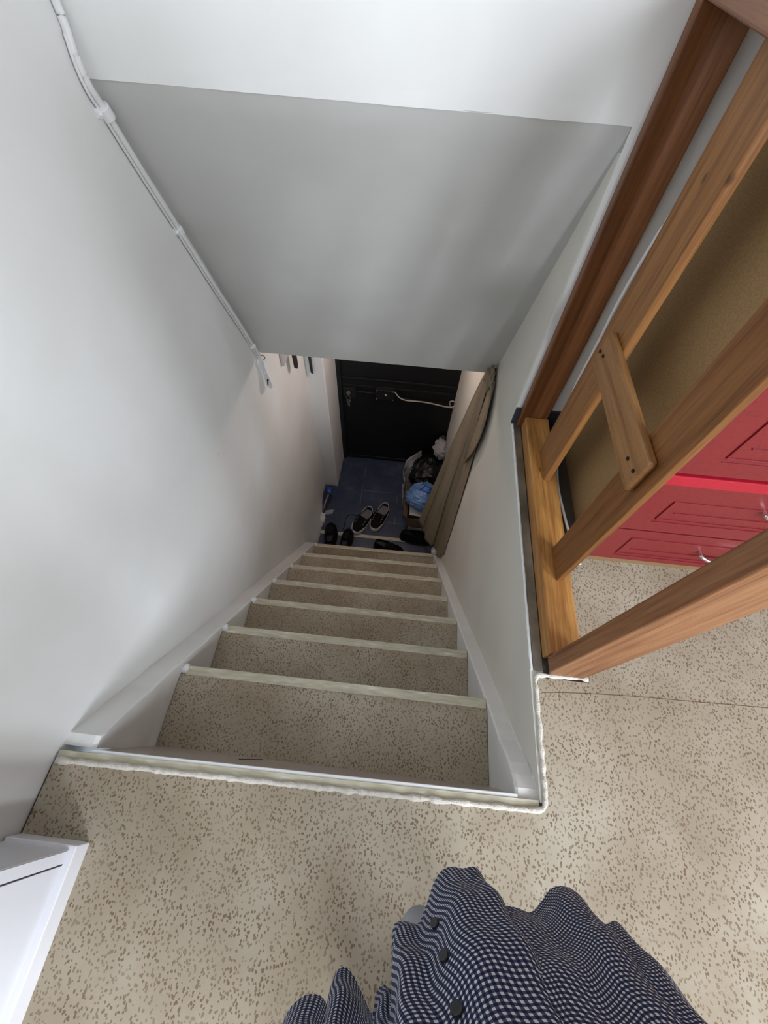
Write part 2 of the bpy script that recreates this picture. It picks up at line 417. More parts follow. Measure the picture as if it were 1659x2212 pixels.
# ------------------------------------------------------------------ STAIRCASE
yL = [.218, .432, .648, .862, 1.092, 1.324, 1.588]; zL = [-.338, -.588, -.848, -1.120, -1.419, -1.714, -2.071]
yR = [.214, .438, .659, .893, 1.135, 1.362, 1.613]; zR = [-.275, -.586, -.855, -1.180, -1.480, -1.753, -2.085]
st = thing('staircase', 'steep narrow staircase with carpeted treads and cream nosings between white walls', 'staircase', (-.17, 1.6, ZH))
def quadbox(name, L0, L1, R1, R0, th, mt, x0=XSL, x1=XSR, **k):
    """slab whose top passes through left back/front and right front/back (y,z) points"""
    b = new_bm(); T = [(x0, *L0), (x1, *R0), (x1, *R1), (x0, *L1)]
    hexa(b, [(p[0], p[1], p[2]-th) for p in T]+T)
    return obj(name, b, mt, st, **k)
pyl, pyr = Y0+.012, Y0+.012
pzl = pzr = -.02
for k in range(7):
    a, b_ = (yL[k], zL[k]), (yR[k], zR[k])
    # solid step body with its riser
    quadbox('riser', (pyl-.03, a[1]-.012), (a[0]-.012, a[1]-.012), (b_[0]-.012, b_[1]-.012), (pyr-.03, b_[1]-.012), .33 if k < 6 else .29, M_rough if k else M_tile_riser)
    # nosing strip
    quadbox('nosing', (a[0]-.036, a[1]-.002), (a[0], a[1]-.002), (b_[0], b_[1]-.002), (b_[0]-.036, b_[1]-.002), .022, M_cream, XSL+.014, XSR-.001, bevel=.003)
    # white paint daub at the left end
    bm = lump((XSL+.008, a[0]-.012, a[1]-.008), (.016, .018, .014), .4, 5, k, 2)
    obj('paint_daub', bm, M_paint, st, smooth=True)
    # carpet, with its rolled front edge
    bk0, bk1 = pyl+.0, pyr+.0
    nx, ny = 24, 10; Rr = []
    for j in range(ny+1):
        row = []
        for i in range(nx+1):
            s = i/nx; x = XSL+.002+(XSR-XSL-.004)*s; yb = bk0+(bk1-bk0)*s-.01; yf = (a[0]-.029)+(b_[0]-a[0])*s
            z = a[1]+(b_[1]-a[1])*s; tt = j/ny; y = yb+(yf-yb)*tt
            zz = z+.004+.0015*noise.noise(Vector((x*9, y*9, k)))
            if j == ny: zz = z-.006
            if j == ny-1: zz -= .001; y = yf-.004
            row.append((x, y, zz))
        Rr.append(row)
    bm = new_bm(); loft(bm, Rr, closed=False)
    o = obj('tread_carpet', bm, M_stair_carpet, st, smooth=True)
    pyl, pyr, pzl, pzr = a[0], b_[0], a[1], b_[1]
# top of the flight: cream board, white trim and beige tile riser
hb = new_bm(); hexa(hb, [(XL+.004, -.085, -.03), (.415, -.066, -.03), (.415, Y0+.004, -.03), (XL+.004, Y0-.014, -.03), (XL+.004, -.085, -.001), (.415, -.066, -.001), (.415, Y0+.004, -.001), (XL+.004, Y0-.014, -.001)])
obj('landing_nosing', hb, M_cream, st)
hb = new_bm(); hexa(hb, [(XSL-.004, Y0-.016, -.022), (XSR+.004, Y0+.003, -.022), (XSR+.004, Y0+.012, -.022), (XSL-.004, Y0-.005, -.022), (XSL-.004, Y0-.016, -.004), (XSR+.004, Y0+.003, -.004), (XSR+.004, Y0+.012, -.004), (XSL-.004, Y0-.005, -.004)])
obj('tile_trim', hb, M_paint, st, bevel=.002)
hb = new_bm(); hexa(hb, [(XSL, Y0-.03, -.36), (XSR, Y0-.02, -.30), (XSR, Y0+.016, -.30), (XSL, Y0+.014, -.36), (XSL, Y0-.03, -.02), (XSR, Y0-.02, -.02), (XSR, Y0+.009, -.02), (XSL, Y0-.006, -.02)])
o = obj('top_riser', hb, M_tile_riser, st); o['label'] = 'beige tile riser below the landing'
hb = bx((XSL+.36, Y0+.0105, -.30), (XSL+.3615, Y0+.0125, -.022)); 
obj('tile_joint', hb, M_shadow_gap, st)
# stringers
def stringer(x0, x1, c0, side):
    bm = new_bm(); n = 60; Rr = []
    for j in range(n+1):
        y = Y0-.002+(1.60-Y0)*j/n; z = c0-1.285*y
        if y < .03: z = min(z, -.012)
        hump = .02*math.exp(-((y-.03)/.09)**2)
        rg = 1+3*math.exp(-max(0, y)/.25); d = rg*(.0035*noise.noise(Vector((y*14, side, 0)))+.002*noise.noise(Vector((y*40, side, 2))))
        xin, xout = (x1, x0-.003) if side < 0 else (x0, x1+.003)
        row = [(xin, y, z-.42), (xin, y, z-.004+d), (xin+(xout-xin)*.12, y, z+d), (xin+(xout-xin)*.9, y, z-.006+d), (xout, y, z-.004), (xout, y, z-.42)]
        Rr.append(row)
    loft(bm, Rr, closed=True)
    return obj('stringer', bm, M_rough, st)
stringer(XL, XSL, -.035, -1)
stringer(XSR, XR, -.022, 1)
# lowest step: blue tile tread with cream nosing, flush with the hall
bm = bx((-.73, 1.845, ZH-.02), (.41, 1.880, ZH+.004))
o = obj('floor_nosing', bm, M_cream, st, bevel=.002)
# white painted stringer foot beside the curtain
bm = lump((XR-.035, 1.655, -2.115), (.04, .045, .05), .25, 4, 3, 3)
obj('stringer_foot', bm, M_paint, st, smooth=True)

# ------------------------------------------------------------------ RAILING
rl = thing('stair_railing', 'varnished pine railing standing along the right edge of the stairwell', 'railing', (.50, .26, 0))
def board(name, x0, x1, y0, y1, z0, z1, mt, bev=.004, par=None):
    return obj(name, bx((x0, y0, z0), (x1, y1, z1)), mt, par or rl, bevel=bev, seg=3)
board('base_rail', .455, .543, .297, 1.183, 0, .06, M_rail)
board('handrail', .436, .560, .20, YE-.001, 1.07, 1.115, M_hand, .006)
board('post', .437, .540, 1.183, YE-.001, .0, 1.07, M_post)
board('post', .494, .516, .884, 1.020, .06, 1.07, M_post2)
board('post', .495, .513, .513, .622, .06, 1.07, M_postd)
bm = new_bm(); 
prism(bm, [(.470, .0), (.564, .0), (.564, 1.07), (.459, 1.07), (.459, .035)], 1, .252, .297)
obj('newel_post', bm, M_newel, rl, bevel=.005, seg=3)
cb = board('cross_board', .474, .4945, .541, .955, .494, .588, M_cross, .006)
for (y, z) in ((.596, .535), (.559, .541), (.945, .536), (.918, .543)):
    b2 = new_bm(); bmesh.ops.create_cone(b2, cap_ends=True, segments=12, radius1=.0045, radius2=.004, depth=.004)
    bmesh.ops.rotate(b2, verts=b2.verts, matrix=Matrix.Rotation(math.pi/2, 3, 'Y')); bmesh.ops.translate(b2, verts=b2.verts, vec=(.4735, y, z))
    s_ = obj('screw', b2, M_screw, None); s_.parent = cb; s_.location = (0, 0, 0)

# ------------------------------------------------------------------ RED CABINET
def lacquer(name, c, rough):
    m = mat(name, c, rough, spec=.5); v = coords(m)
    n = noise_tex(m, v, 120, 3); lk(m, ramp(m, n.outputs['Fac'], [(.3, tuple(x*.82 for x in c)), (.5, c)]), bsdf(m).inputs['Base Color'])
    vo = nd(m, 'ShaderNodeTexVoronoi'); vo.inputs['Scale'].default_value = 17; lk(m, v, vo.inputs['Vector'])
    return m
M_red = lacquer('glossy_red_lacquer', (.20, .018, .021), .27)
M_tan = mat('tan_hardboard', (.36, .24, .12), .7, spec=.2)
_n = noise_tex(M_tan, coords(M_tan, (1, 8, 8)), 40, 4); _n2 = noise_tex(M_tan, coords(M_tan), 2.5, 3)
_c = ramp(M_tan, _n.outputs['Fac'], [(.35, (.31, .195, .085)), (.65, (.41, .275, .135))])
lk(M_tan, mix(M_tan, math_n(M_tan, 'MULTIPLY', _n2.outputs['Fac'], .4), _c, (.24, .15, .07)), bsdf(M_tan).inputs['Base Color'])
M_chrome = mat('chrome', (.8, .8, .82), .12, 1)
M_edge = mat('brown_plinth', (.23, .14, .07), .5)
cab = thing('drawer_cabinet', 'red lacquered cabinet with stacked drawers and a tan side panel behind the railing', 'cabinet', (.9, .9, 0))
CX0, CX1, CY, CB = .615, 1.55, .626, 1.19
obj('side_panel', bx((CX0, CY+.019, .0), (CX0+.016, CB, 1.94)), M_tan, cab)  # unseen upper part of the cabinet, carried up to shade the far wall
obj('carcass', bx((CX0+.016, CY+.022, .03), (CX1, CB, 1.935)), M_tan, cab)
obj('plinth', bx((CX0+.002, CY+.002, 0), (CX1, CY+.05, .028)), M_edge, cab)
obj('top_panel', bx((CX0-.006, CY-.012, 1.94), (CX1, CB, 1.965)), M_edge, cab, bevel=.004)
def groove_panel(z0, z1, x0, x1):
    """door face with a routed rectangular groove"""
    bm = new_bm(); T = CY
    box(bm, (x0, T, z0), (x1, T+.018, z1))
    ins = .07; w_ = .010
    iz = .04 if z1-z0 < .2 else .062
    X0, X1, Z0, Z1 = x0+ins, x1-ins, z0+iz, z1-iz
    def rim(a0, a1, b0, b1, c_):
        hexa(bm, [(a0, T-.0035, b0), (a1, T-.0035, b0), (a1, T+.001, b0), (a0, T+.001, b0), (a0, T-.0035, b1), (a1, T-.0035, b1), (a1, T+.001, b1), (a0, T+.001, b1)])
    rim(X0, X1, Z0, Z0+.005, 0); rim(X0, X1, Z1-.005, Z1, 0); rim(X0, X0+.005, Z0+.005, Z1-.005, 0); rim(X1-.005, X1, Z0+.005, Z1-.005, 0)
    iz2 = .030 if z1-z0 < .2 else .034
    rim(X0+.028, X1-.028, Z0+iz2, Z0+iz2+.004, 0); rim(X0, X1, Z0-.012, Z0-.010, 0)
    return bm
for (z0, z1) in ((.030, .208), (.214, .425), (.470, .722), (.765, 1.335), (1.345, 1.93)):
    d = obj('drawer_front', groove_panel(z0, z1, CX0+.001, CX1), M_red, cab, bevel=.002)
    if z1 < .5 or True:
        zc = z0+(z1-z0)*(.52 if z1 < .3 else .66); xc = 1.00
        hx0 = .905; P = [(hx0, CY, zc+.006), (hx0+.003, CY-.018, zc+.005), (hx0+.03, CY-.027, zc-.002), (hx0+.075, CY-.031, zc-.006), (hx0+.12, CY-.027, zc-.002), (hx0+.147, CY-.018, zc+.005), (hx0+.15, CY, zc+.006)]
        h = obj('handle', tube(new_bm(), smooth_path(P, 6), .0052, 8), M_chrome, None, smooth=True); h.parent = d; h['label'] = 'chrome bow handle'
o = obj('red_shelf_edge', bx((CX0+.001, CY-.004, .428), (CX1, CY+.02, .463)), lacquer('bright_red_edge', (.42, .012, .03), .3), cab, bevel=.002)
o['label'] = 'bright red edge between the drawers'

# ------------------------------------------------------------------ WHITE POWER CABLE on the floor and up the post
P = [(.600, .60, .012), (.583, .70, .010), (.572, .80, .010), (.566, .90, .010), (.574, 1.0, .012), (.588, 1.08, .03), (.575, 1.135, .10), (.560, 1.15, .25), (.556, 1.15, .42), (.552, 1.15, .52), (.553, 1.15, .63), (.560, 1.15, .74), (.569, 1.15, .82), (.566, 1.15, .93), (.57, 1.15, 1.04), (.59, 1.17, 1.3), (.6, 1.2, 1.6)]
tag(obj('power_cable', tube(new_bm(), smooth_path(P, 10), .0048, 8), M_cable, None, smooth=True), 'white cable lying beside the base rail and climbing behind the posts', 'cable')

# ------------------------------------------------------------------ WHITE CABINET, lower left
wc = thing('white_cabinet', 'white cabinet standing against the left wall beside the landing', 'cabinet', (-.70, -.5, 0))
M_wc = mat('white_melamine', (.74, .75, .80), .3)
M_wc2 = mat('white_base', (.80, .80, .84), .35)
obj('base_board', bx((XL+.004, -1.05, 0), (-.613, -.224, .05)), M_wc2, wc, bevel=.002)
obj('body', bx((XL+.004, -1.04, .05), (-.627, -.2315, .95)), M_wc, wc, bevel=.0015)
obj('door_panel', bx((-.628, -1.035, .055), (-.6255, -.2575, .945)), M_wc, wc, bevel=.001)
obj('side_edge', bx((-.628, -.2545, .055), (-.6255, -.2335, .945)), M_wc, wc)
obj('door_gap', bx((-.629, -.2575, .055), (-.6262, -.2545, .945)), M_shadow_gap, wc)

# ------------------------------------------------------------------ CONDUIT on the left wall
cd = thing('cable_conduit', 'white cable conduit clipped down the left wall beside the sloping ceiling', 'cable', (XL, 1.3, .4))
off = .010
P = [(XL+off, 1.215, 1.9), (XL+off, 1.204, 1.45), (XL+off, 1.200, 1.06), (XL+off, 1.196, .985), (XL+off, 1.188, .945), (XL+off, 1.191, .90), (XL+off, 1.212, .855), (XL+off, 1.27, .718), (XL+off, 1.347, .545), (XL+off, 1.456, .299), (XL+off, 1.56, .075), (XL+off, 1.632, -.085), (XL+off, 1.672, -.175)]
SPn = smooth_path(P, 10)
rr = [.0085 if p.z > -.02 else .0055 for p in SPn]
obj('pipe', tube(new_bm(), SPn, rr, 10), M_cable, cd, smooth=True)
obj('second_cable', tube(new_bm(), [p+Vector((-.002, -.010, -.008)) for p in SPn[30:]], .0035, 6), M_cable, cd, smooth=True)
for (y, z, s) in ((1.213, .852, 1.25), (1.347, .545, 1.0), (1.632, -.085, .9)):
    dd = Vector((0, .42, -.9)).normalized()
    b2 = new_bm(); c0 = Vector((XL+off, y, z))
    pr = [(Vector((0, 0, 0))+dd*t) for t in (-.011*s, .011*s)]
    tube(b2, [c0+p for p in pr], .0125*s, 12)
    box(b2, (XL, y-.020*s, z-.006), (XL+.010*s, y-.004, z+.012))
    bmesh.ops.create_icosphere(b2, subdivisions=2, radius=.006, matrix=Matrix.Translation((XL+.010, y-.018*s, z+.002)))
    obj('clip', b2, M_paint, cd, smooth=False, bevel=.002)
# white plastic tag hanging at the end of the conduit
tg = thing('plastic_hanger', 'white plastic hanger with an eye hanging from the lower end of the conduit', 'hanger', (XL+.02, 1.68, -.2))
bm = new_bm(); n = 28; outl = []
for i in range(n):
    a = 2*math.pi*i/n; outl.append((math.cos(a), math.sin(a)))
HC = Vector((XL+.016, 1.668, -.196)); HW = Vector((.80, -.60, 0)); HN = HW.cross(Vector((0, 0, 1)))
def hp(a, b, c_=0): return HC+HW*a*1.45+Vector((0, 0, 1))*b+HN*c_
ringo = [bm.verts.new(hp(.019*c_, .019*s_)) for c_, s_ in outl]
ringi = [bm.verts.new(hp(.009*c_, .009*s_)) for c_, s_ in outl]
for i in range(n): bm.faces.new((ringo[i], ringo[(i+1) % n], ringi[(i+1) % n], ringi[i]))
bl = [bm.verts.new(hp(*p, .0004)) for p in ((-.013, -.011), (.013, -.011), (.017, -.05), (.030, -.10), (.034, -.135), (.020, -.165), (-.002, -.172), (-.006, -.13), (-.008, -.08), (-.015, -.04))]
bm.faces.new(bl)
r = bmesh.ops.extrude_face_region(bm, geom=list(bm.faces))
for e in r['geom']:
    if isinstance(e, bmesh.types.BMVert): e.co += HN*.005
bmesh.ops.recalc_face_normals(bm, faces=bm.faces)
obj('plate', bm, M_white_plastic, tg, bevel=.001)
b2 = new_bm(); bmesh.ops.create_uvsphere(b2, u_segments=12, v_segments=8, radius=.007, matrix=Matrix.Translation(hp(.003, -.07, .003))); obj('stud', b2, M_white_plastic, tg, smooth=True)
obj('small_key', tube(new_bm(), [hp(.016, -.108, .008), hp(.010, -.122, .008), hp(.006, -.15, .008)], [.006, .002, .0025], 8), M_screw, tg, smooth=True)
obj('hook', tube(new_bm(), smooth_path([(XL+.006, 1.66, -.15), (XL+.016, 1.675, -.17), (XL+.024, 1.690, -.185), (XL+.026, 1.69, -.20), (XL+.014, 1.685, -.206)], 6), .0025, 6), M_metal, tg, smooth=True)

# ------------------------------------------------------------------ HOOK BOARD on the left hall wall
cr = thing('hook_board', 'black hook board high on the left hall wall under the slope', 'coat rack', (XL+.03, 2.25, -.45))
obj('board', bx((XL+.002, 1.95, -.46), (XL+.02, 2.56, -.38)), M_wall_room, cr, bevel=.003)
def strap(y, w_, zt, zb, slant):
    b2 = new_bm(); X = XL+.045
    prism(b2, [(y-w_/2, zt), (y+w_/2, zt), (y+w_/2-slant*.2, zb+abs(slant)), (y+slant*.2, zb), (y-w_/2+.004, zb+.03)], 0, X-.006, X+.006)
    box(b2, (XL+.015, y-w_/2, zt-.012), (X+.006, y+w_/2, zt))
    return obj('hook', b2, M_black, cr)
strap(2.083, .060, -.40, -.585, .02); strap(2.405, .040, -.40, -.90, .05)

# ------------------------------------------------------------------ FRONT DOOR
M_door = mat('black_steel_door', (.0035, .004, .0055), .55)
d = struct('door_1', bx((-.66, YD, ZH), (.60, YD+.05, -.12)), M_door)
def dp(name, bm_, m_, par=None, **k):
    o = obj(name, bm_, m_, None, **k); o.parent = par or d; return o
bm = new_bm()
box(bm, (-.58, YD-.006, ZH+.03), (.40, YD, ZH+.055)); box(bm, (-.60, YD-.008, -1.36), (.44, YD, -1.335)); box(bm, (-.60, YD-.012, -1.27), (.44, YD, -1.25))
box(bm, (-.645, YD-.02, ZH), (-.605, YD, -.12)); box(bm, (.44, YD-.02, ZH), (.50, YD, -.12))
dp('door_frame', bm, mat('black_frame', (.007, .009, .011), .45), bevel=.003)
M_ironp = mat('painted_iron', (.014, .014, .016), .5, .2)
lb = dp('lock_box', bx((-.30, YD-.035, -1.455), (-.13, YD-.001, -1.345)), M_ironp, bevel=.004)
lb['label'] = 'black surface lock box in the middle of the door'
b2 = new_bm(); bmesh.ops.create_uvsphere(b2, u_segments=12, v_segments=8, radius=.012, matrix=Matrix.Translation((-.205, YD-.037, -1.395))); dp('lock_cylinder', b2, M_metal, lb, smooth=True)
for (x_, z_) in ((-.29, -1.352), (-.29, -1.447), (-.14, -1.352), (-.14, -1.447)):
    b2 = new_bm(); bmesh.ops.create_uvsphere(b2, u_segments=8, v_segments=6, radius=.006, matrix=Matrix.Translation((x_, YD-.036, z_))); dp('bolt_head', b2, M_metal, lb, smooth=True)
dp('latch_bar', tube(new_bm(), [(-.50, YD-.02, -1.395), (-.30, YD-.02, -1.40)], .007, 8), M_ironp, smooth=True)
dp('latch_bar', tube(new_bm(), [(-.13, YD-.02, -1.415), (.05, YD-.02, -1.44), (.38, YD-.02, -1.44)], .005, 8), M_ironp, smooth=True)
kb = dp('rim_lock', bx((-.595, YD-.03, -1.47), (-.475, YD-.001, -1.36)), M_ironp, bevel=.004)
b2 = new_bm(); bmesh.ops.create_cone(b2, cap_ends=True, segments=16, radius1=.02, radius2=.018, depth=.015)
bmesh.ops.rotate(b2, verts=b2.verts, matrix=Matrix.Rotation(math.pi/2, 3, 'X')); bmesh.ops.translate(b2, verts=b2.verts, vec=(-.545, YD-.036, -1.41))
dp('keyhole_plate', b2, M_metal, kb, smooth=False)
M_rope = mat('pale_twisted_cord', (.50, .45, .40), .8); bump(M_rope, noise_tex(M_rope, coords(M_rope), 200, 2).outputs['Fac'], .6, .004)
ky = thing('key_bunch', 'bunch of keys hanging from the lock at the left of the black door', 'keys', (-.545, YD-.05, -1.45))
b2 = tube(new_bm(), [(-.545+.017*math.cos(a), YD-.05, -1.455+.024*math.sin(a)) for a in [2*math.pi*i/16 for i in range(16)]], .002, 6, closed=True); obj('ring', b2, M_metal, ky, smooth=True)
for (dx, l_) in ((-.006, .07), (.006, .085)):
    b2 = bx((-.548+dx, YD-.053, -1.475-l_), (-.539+dx, YD-.050, -1.485)); box(b2, (-.556+dx, YD-.053, -1.50), (-.531+dx, YD-.050, -1.475)); obj('key', b2, M_metal, ky, bevel=.002)
P = [(-.125, YD-.04, -1.345), (-.08, YD-.045, -1.40), (-.02, YD-.04, -1.43), (.05, YD-.04, -1.43), (.14, YD-.035, -1.435), (.24, YD-.035, -1.447), (.33, YD-.04, -1.458), (.40, YD-.06, -1.44), (.425, YD-.06, -1.40), (.40, YD-.06, -1.37), (.37, YD-.05, -1.39), (.385, YD-.05, -1.44), (.41, YD-.05, -1.455), (.43, YD-.05, -1.40)]
tag(obj('door_cord', tube(new_bm(), smooth_path(P, 10), [.0065]*0 or .0062, 8), M_rope, None, smooth=True), 'pale cord strung from the lock box to the right door jamb', 'cord')

# hall lamp, on the ceiling behind the slope
lamp = thing('ceiling_lamp', 'small warm ceiling lamp in the entrance hall behind the slope', 'lamp', (-.1, 2.3, -.115))
b2 = new_bm(); bmesh.ops.create_cone(b2, cap_ends=True, segments=24, radius1=.05, radius2=.05, depth=.02, matrix=Matrix.Translation((-.1, 2.3, -.126))); obj('lamp_base', b2, M_white_plastic, lamp)
mb = bpy.data.materials.new('lamp_glow'); mb.use_nodes = True; bsdf(mb).inputs['Emission Color'].default_value = (1, .80, .72, 1); bsdf(mb).inputs['Emission Strength'].default_value = 14
b2 = new_bm(); bmesh.ops.create_uvsphere(b2, u_segments=20, v_segments=12, radius=.035, matrix=Matrix.Translation((-.1, 2.3, -.165))); obj('bulb', b2, mb, lamp, smooth=True)
pl = bpy.data.lights.new('bulb_light', 'POINT'); pl.energy = 7.0; pl.color = (1, .80, .72); pl.shadow_soft_size = .05
po = bpy.data.objects.new('bulb_light', pl); C.objects.link(po); po.location = (-.1, 2.3, -.22)

# ------------------------------------------------------------------ CURTAIN
def cloth(name, c, rough=.85, sc=500):
    m = mat(name, c, rough, spec=.15); v = coords(m)
    n = noise_tex(m, v, sc, 2); n2 = noise_tex(m, v, 5, 3)
    lk(m, ramp(m, n2.outputs['Fac'], [(.3, tuple(x*.85 for x in c)), (.7, c)]), bsdf(m).inputs['Base Color'])
    bump(m, n.outputs['Fac'], .25, .001); return m
M_curtain = cloth('khaki_curtain_fabric', (.31, .25, .175))
def thick(o):
    m_ = o.modifiers.new('thickness', 'SOLIDIFY'); m_.thickness = .003; m_.offset = 0; return o
cu = thing('curtain', 'khaki curtain gathered at the lower right corner of the slope, hanging over the hall', 'curtain', (.36, 1.75, -.2))
def curtain_sheet(top, bottom, ztop, zbot, amp, folds, ph, rows=50, cols=150, sag=0):
    Rr = []
    for j in range(rows+1):
        t = j/rows; row = []
        for i in range(cols+1):
            s = i/cols
            g = t**.75
            T = Vector(top[0]).lerp(Vector(top[1]), s); 
            # bottom polyline
            k = s*(len(bottom)-1); a_ = int(min(k, len(bottom)-2)); B = Vector(bottom[a_]).lerp(Vector(bottom[a_+1]), k-a_)
            p = T.lerp(B, g)
            w_ = amp*(.2+.8*g)*math.sin(folds*2*math.pi*s+ph+.8*noise.noise(Vector((s*3, t*1.5, ph))))
            w_ += amp*.25*math.sin(folds*4.6*math.pi*s+ph*2)*(1-g*.5)
            p = p+Vector((w_*.55, -w_*.85))
            z = ztop+(zbot(s)-ztop)*t
            row.append((p.x, p.y, z+sag*math.sin(math.pi*s)*t))
        Rr.append(row)
    return loft(new_bm(), Rr, closed=False)
import itertools
bm = curtain_sheet([(.385, 1.700), (.405, 1.755)], [(.392, 1.64), (.345, 1.67), (.295, 1.71), (.295, 1.79), (.250, 1.88), (.215, 1.90)], -.165, lambda s: -2.08+.05*math.sin(s*7), .036, 3.3, 1.2)
thick(obj('drape', bm, M_curtain, cu, smooth=True))
bm = curtain_sheet([(.400, 1.60), (.408, 1.69)], [(.411, 1.475), (.405, 1.52), (.385, 1.57)], -.15, lambda s: -1.80-.25*s, .010, 1.4, 2.0)
thick(obj('drape', bm, M_curtain, cu, smooth=True))
# the folded-back pocket of cloth in the middle, open towards the stairs
Rr = []; rimL = []; rimR = []
for j in range(41):
    t = j/40
    yl = 1.665+.135*math.sin(math.pi*min(1, t*1.0)**1.15)-.035*t
    yr = 1.600-.13*math.sin(math.pi*t**.72)+.03*t
    row = []
    for i in range(21):
        q = i/20; row.append((.392-.010*t+.022*math.sin(math.pi*q), yl+(yr-yl)*q, -.15-.65*t-.0*q))
    Rr.append(row); rimL.append(row[0]); rimR.append(row[-1])
bm = loft(new_bm(), Rr, closed=False)
tube(bm, rimL, .005, 6); tube(bm, rimR, .005, 6)
obj('folded_pocket', bm, M_curtain, cu, smooth=True)
# gathered knot and tie at the top
bm = lump((.392, 1.665, -.175), (.022, .055, .05), .5, 7, 5, 3, creases=.3)
obj('knot', bm, M_curtain, cu, smooth=True)
obj('tie_cord', tube(new_bm(), smooth_path([(.40, 1.62, -.06), (.40, 1.66, -.10), (.395, 1.70, -.15), (.38, 1.72, -.20), (.37, 1.70, -.22)], 8), .004, 7), M_curtain, cu, smooth=True)

# ------------------------------------------------------------------ BAGS, BOX, STOOL in the hall
stl = thing('low_stool', 'low white stool under the cardboard box beside the curtain', 'stool', (.27, 2.12, ZH))
M_stool = mat('greyish_white_plastic', (.50, .49, .47), .5)
obj('seat', bx((.115, 1.935, -2.20), (.41, 2.30, -2.175)), M_stool, stl, bevel=.006)
for (x_, y_) in ((.125, 1.945), (.375, 1.945), (.125, 2.265), (.375, 2.265)):
    b2 = new_bm(); hexa(b2, [(x_-.002, y_-.002, ZH), (x_+.026, y_-.002, ZH), (x_+.026, y_+.026, ZH), (x_-.002, y_+.026, ZH), (x_, y_, -2.2), (x_+.024, y_, -2.2), (x_+.024, y_+.024, -2.2), (x_, y_+.024, -2.2)])
    obj('leg', b2, M_stool, stl, bevel=.003)
obj('rung', bx((.15, 1.952, -2.30), (.375, 1.965, -2.27)), M_stool, stl)
M_card = cloth('brown_cardboard', (.17, .115, .07), .85, 90)
cbx = thing('cardboard_box', 'brown cardboard box on the low stool under the blue bag', 'box', (.25, 2.1, -2.175))
bm = new_bm(); X0, X1, Y0b, Y1b, Zb, Zt = .095, .405, 1.915, 2.27, -2.174, -2.02
box(bm, (X0, Y0b, Zb), (X1, Y1b, Zb+.004))
hexa(bm, [(X0, Y0b, Zb), (X1, Y0b, Zb), (X1, Y0b+.004, Zb), (X0, Y0b+.004, Zb), (X0-.005, Y0b-.008, Zt), (X1+.003, Y0b-.008, Zt), (X1+.003, Y0b-.004, Zt), (X0-.005, Y0b-.004, Zt)])
box(bm, (X0, Y1b-.004, Zb), (X1, Y1b, Zt)); box(bm, (X0, Y0b+.004, Zb), (X0+.004, Y1b-.004, Zt)); box(bm, (X1-.004, Y0b+.004, Zb), (X1, Y1b-.004, Zt))
obj('body', bm, M_card, cbx)
bm = new_bm(); hexa(bm, [(X0-.004, Y0b, Zt), (X0, Y0b, Zt), (X0, Y1b, Zt), (X0-.004, Y1b, Zt), (X0-.035, Y0b+.01, Zt+.03), (X0-.031, Y0b+.01, Zt+.03), (X0-.031, Y1b-.02, Zt+.04), (X0-.035, Y1b-.02, Zt+.04)])
obj('flap', bm, M_card, cbx)
bm = new_bm(); hexa(bm, [(.12, 1.95, Zt-.004), (.26, 1.94, Zt-.004), (.27, 2.12, Zt-.004), (.11, 2.12, Zt-.004), (.12, 1.95, Zt+.003), (.26, 1.94, Zt+.003), (.27, 2.12, Zt+.003), (.11, 2.12, Zt+.003)])
tag(obj('paper_sheet', bm, mat('white_paper', (.55, .55, .53), .7), None), 'white sheet of paper sticking out under the blue bag', 'paper')
def bag_mat(name, c, rough, hi=.05):
    m = mat(name, c, rough, spec=.6); v = coords(m); n = noise_tex(m, v, 14, 5, .65); n2 = noise_tex(m, v, 40, 4)
    lk(m, ramp(m, n.outputs['Fac'], [(.3, tuple(x*.55 for x in c)), (.5, c), (.72, tuple(min(1, x*1.5+hi) for x in c))]), bsdf(m).inputs['Base Color'])
    bump(m, n2.outputs['Fac'], .6, .01)
    return m
M_bblue = bag_mat('blue_plastic_film', (.13, .27, .55), .28)
bg = thing('plastic_bag', 'blue tied rubbish bag on the cardboard box beside the curtain', 'bag', (.23, 2.11, -2.02))
obj('film', lump((.225, 2.105, -1.925), (.150, .140, .105), .12, 3, 2, 5, creases=.16), M_bblue, bg, smooth=True)
obj('knot', lump((.245, 2.11, -1.822), (.045, .035, .022), .5, 6, 3, 3, creases=.5), bag_mat('deep_blue_film', (.04, .14, .50), .3), bg, smooth=True)
M_bblack = bag_mat('black_plastic_film', (.004, .004, .005), .4, hi=0)
bb = thing('plastic_bag', 'black rubbish bag on the hall floor behind the blue bag', 'bag', (.27, 2.60, ZH))
obj('film', lump((.28, 2.56, -2.18), (.175, .20, .19), .14, 3, 7, 5, flat=-.185, creases=.14), M_bblack, bb, smooth=True)
obj('neck', lump((.29, 2.58, -1.99), (.05, .05, .035), .5, 6, 8, 3, creases=.5), M_bblack, bb, smooth=True)
M_bwhite = bag_mat('thin_white_film', (.36, .37, .38), .4)
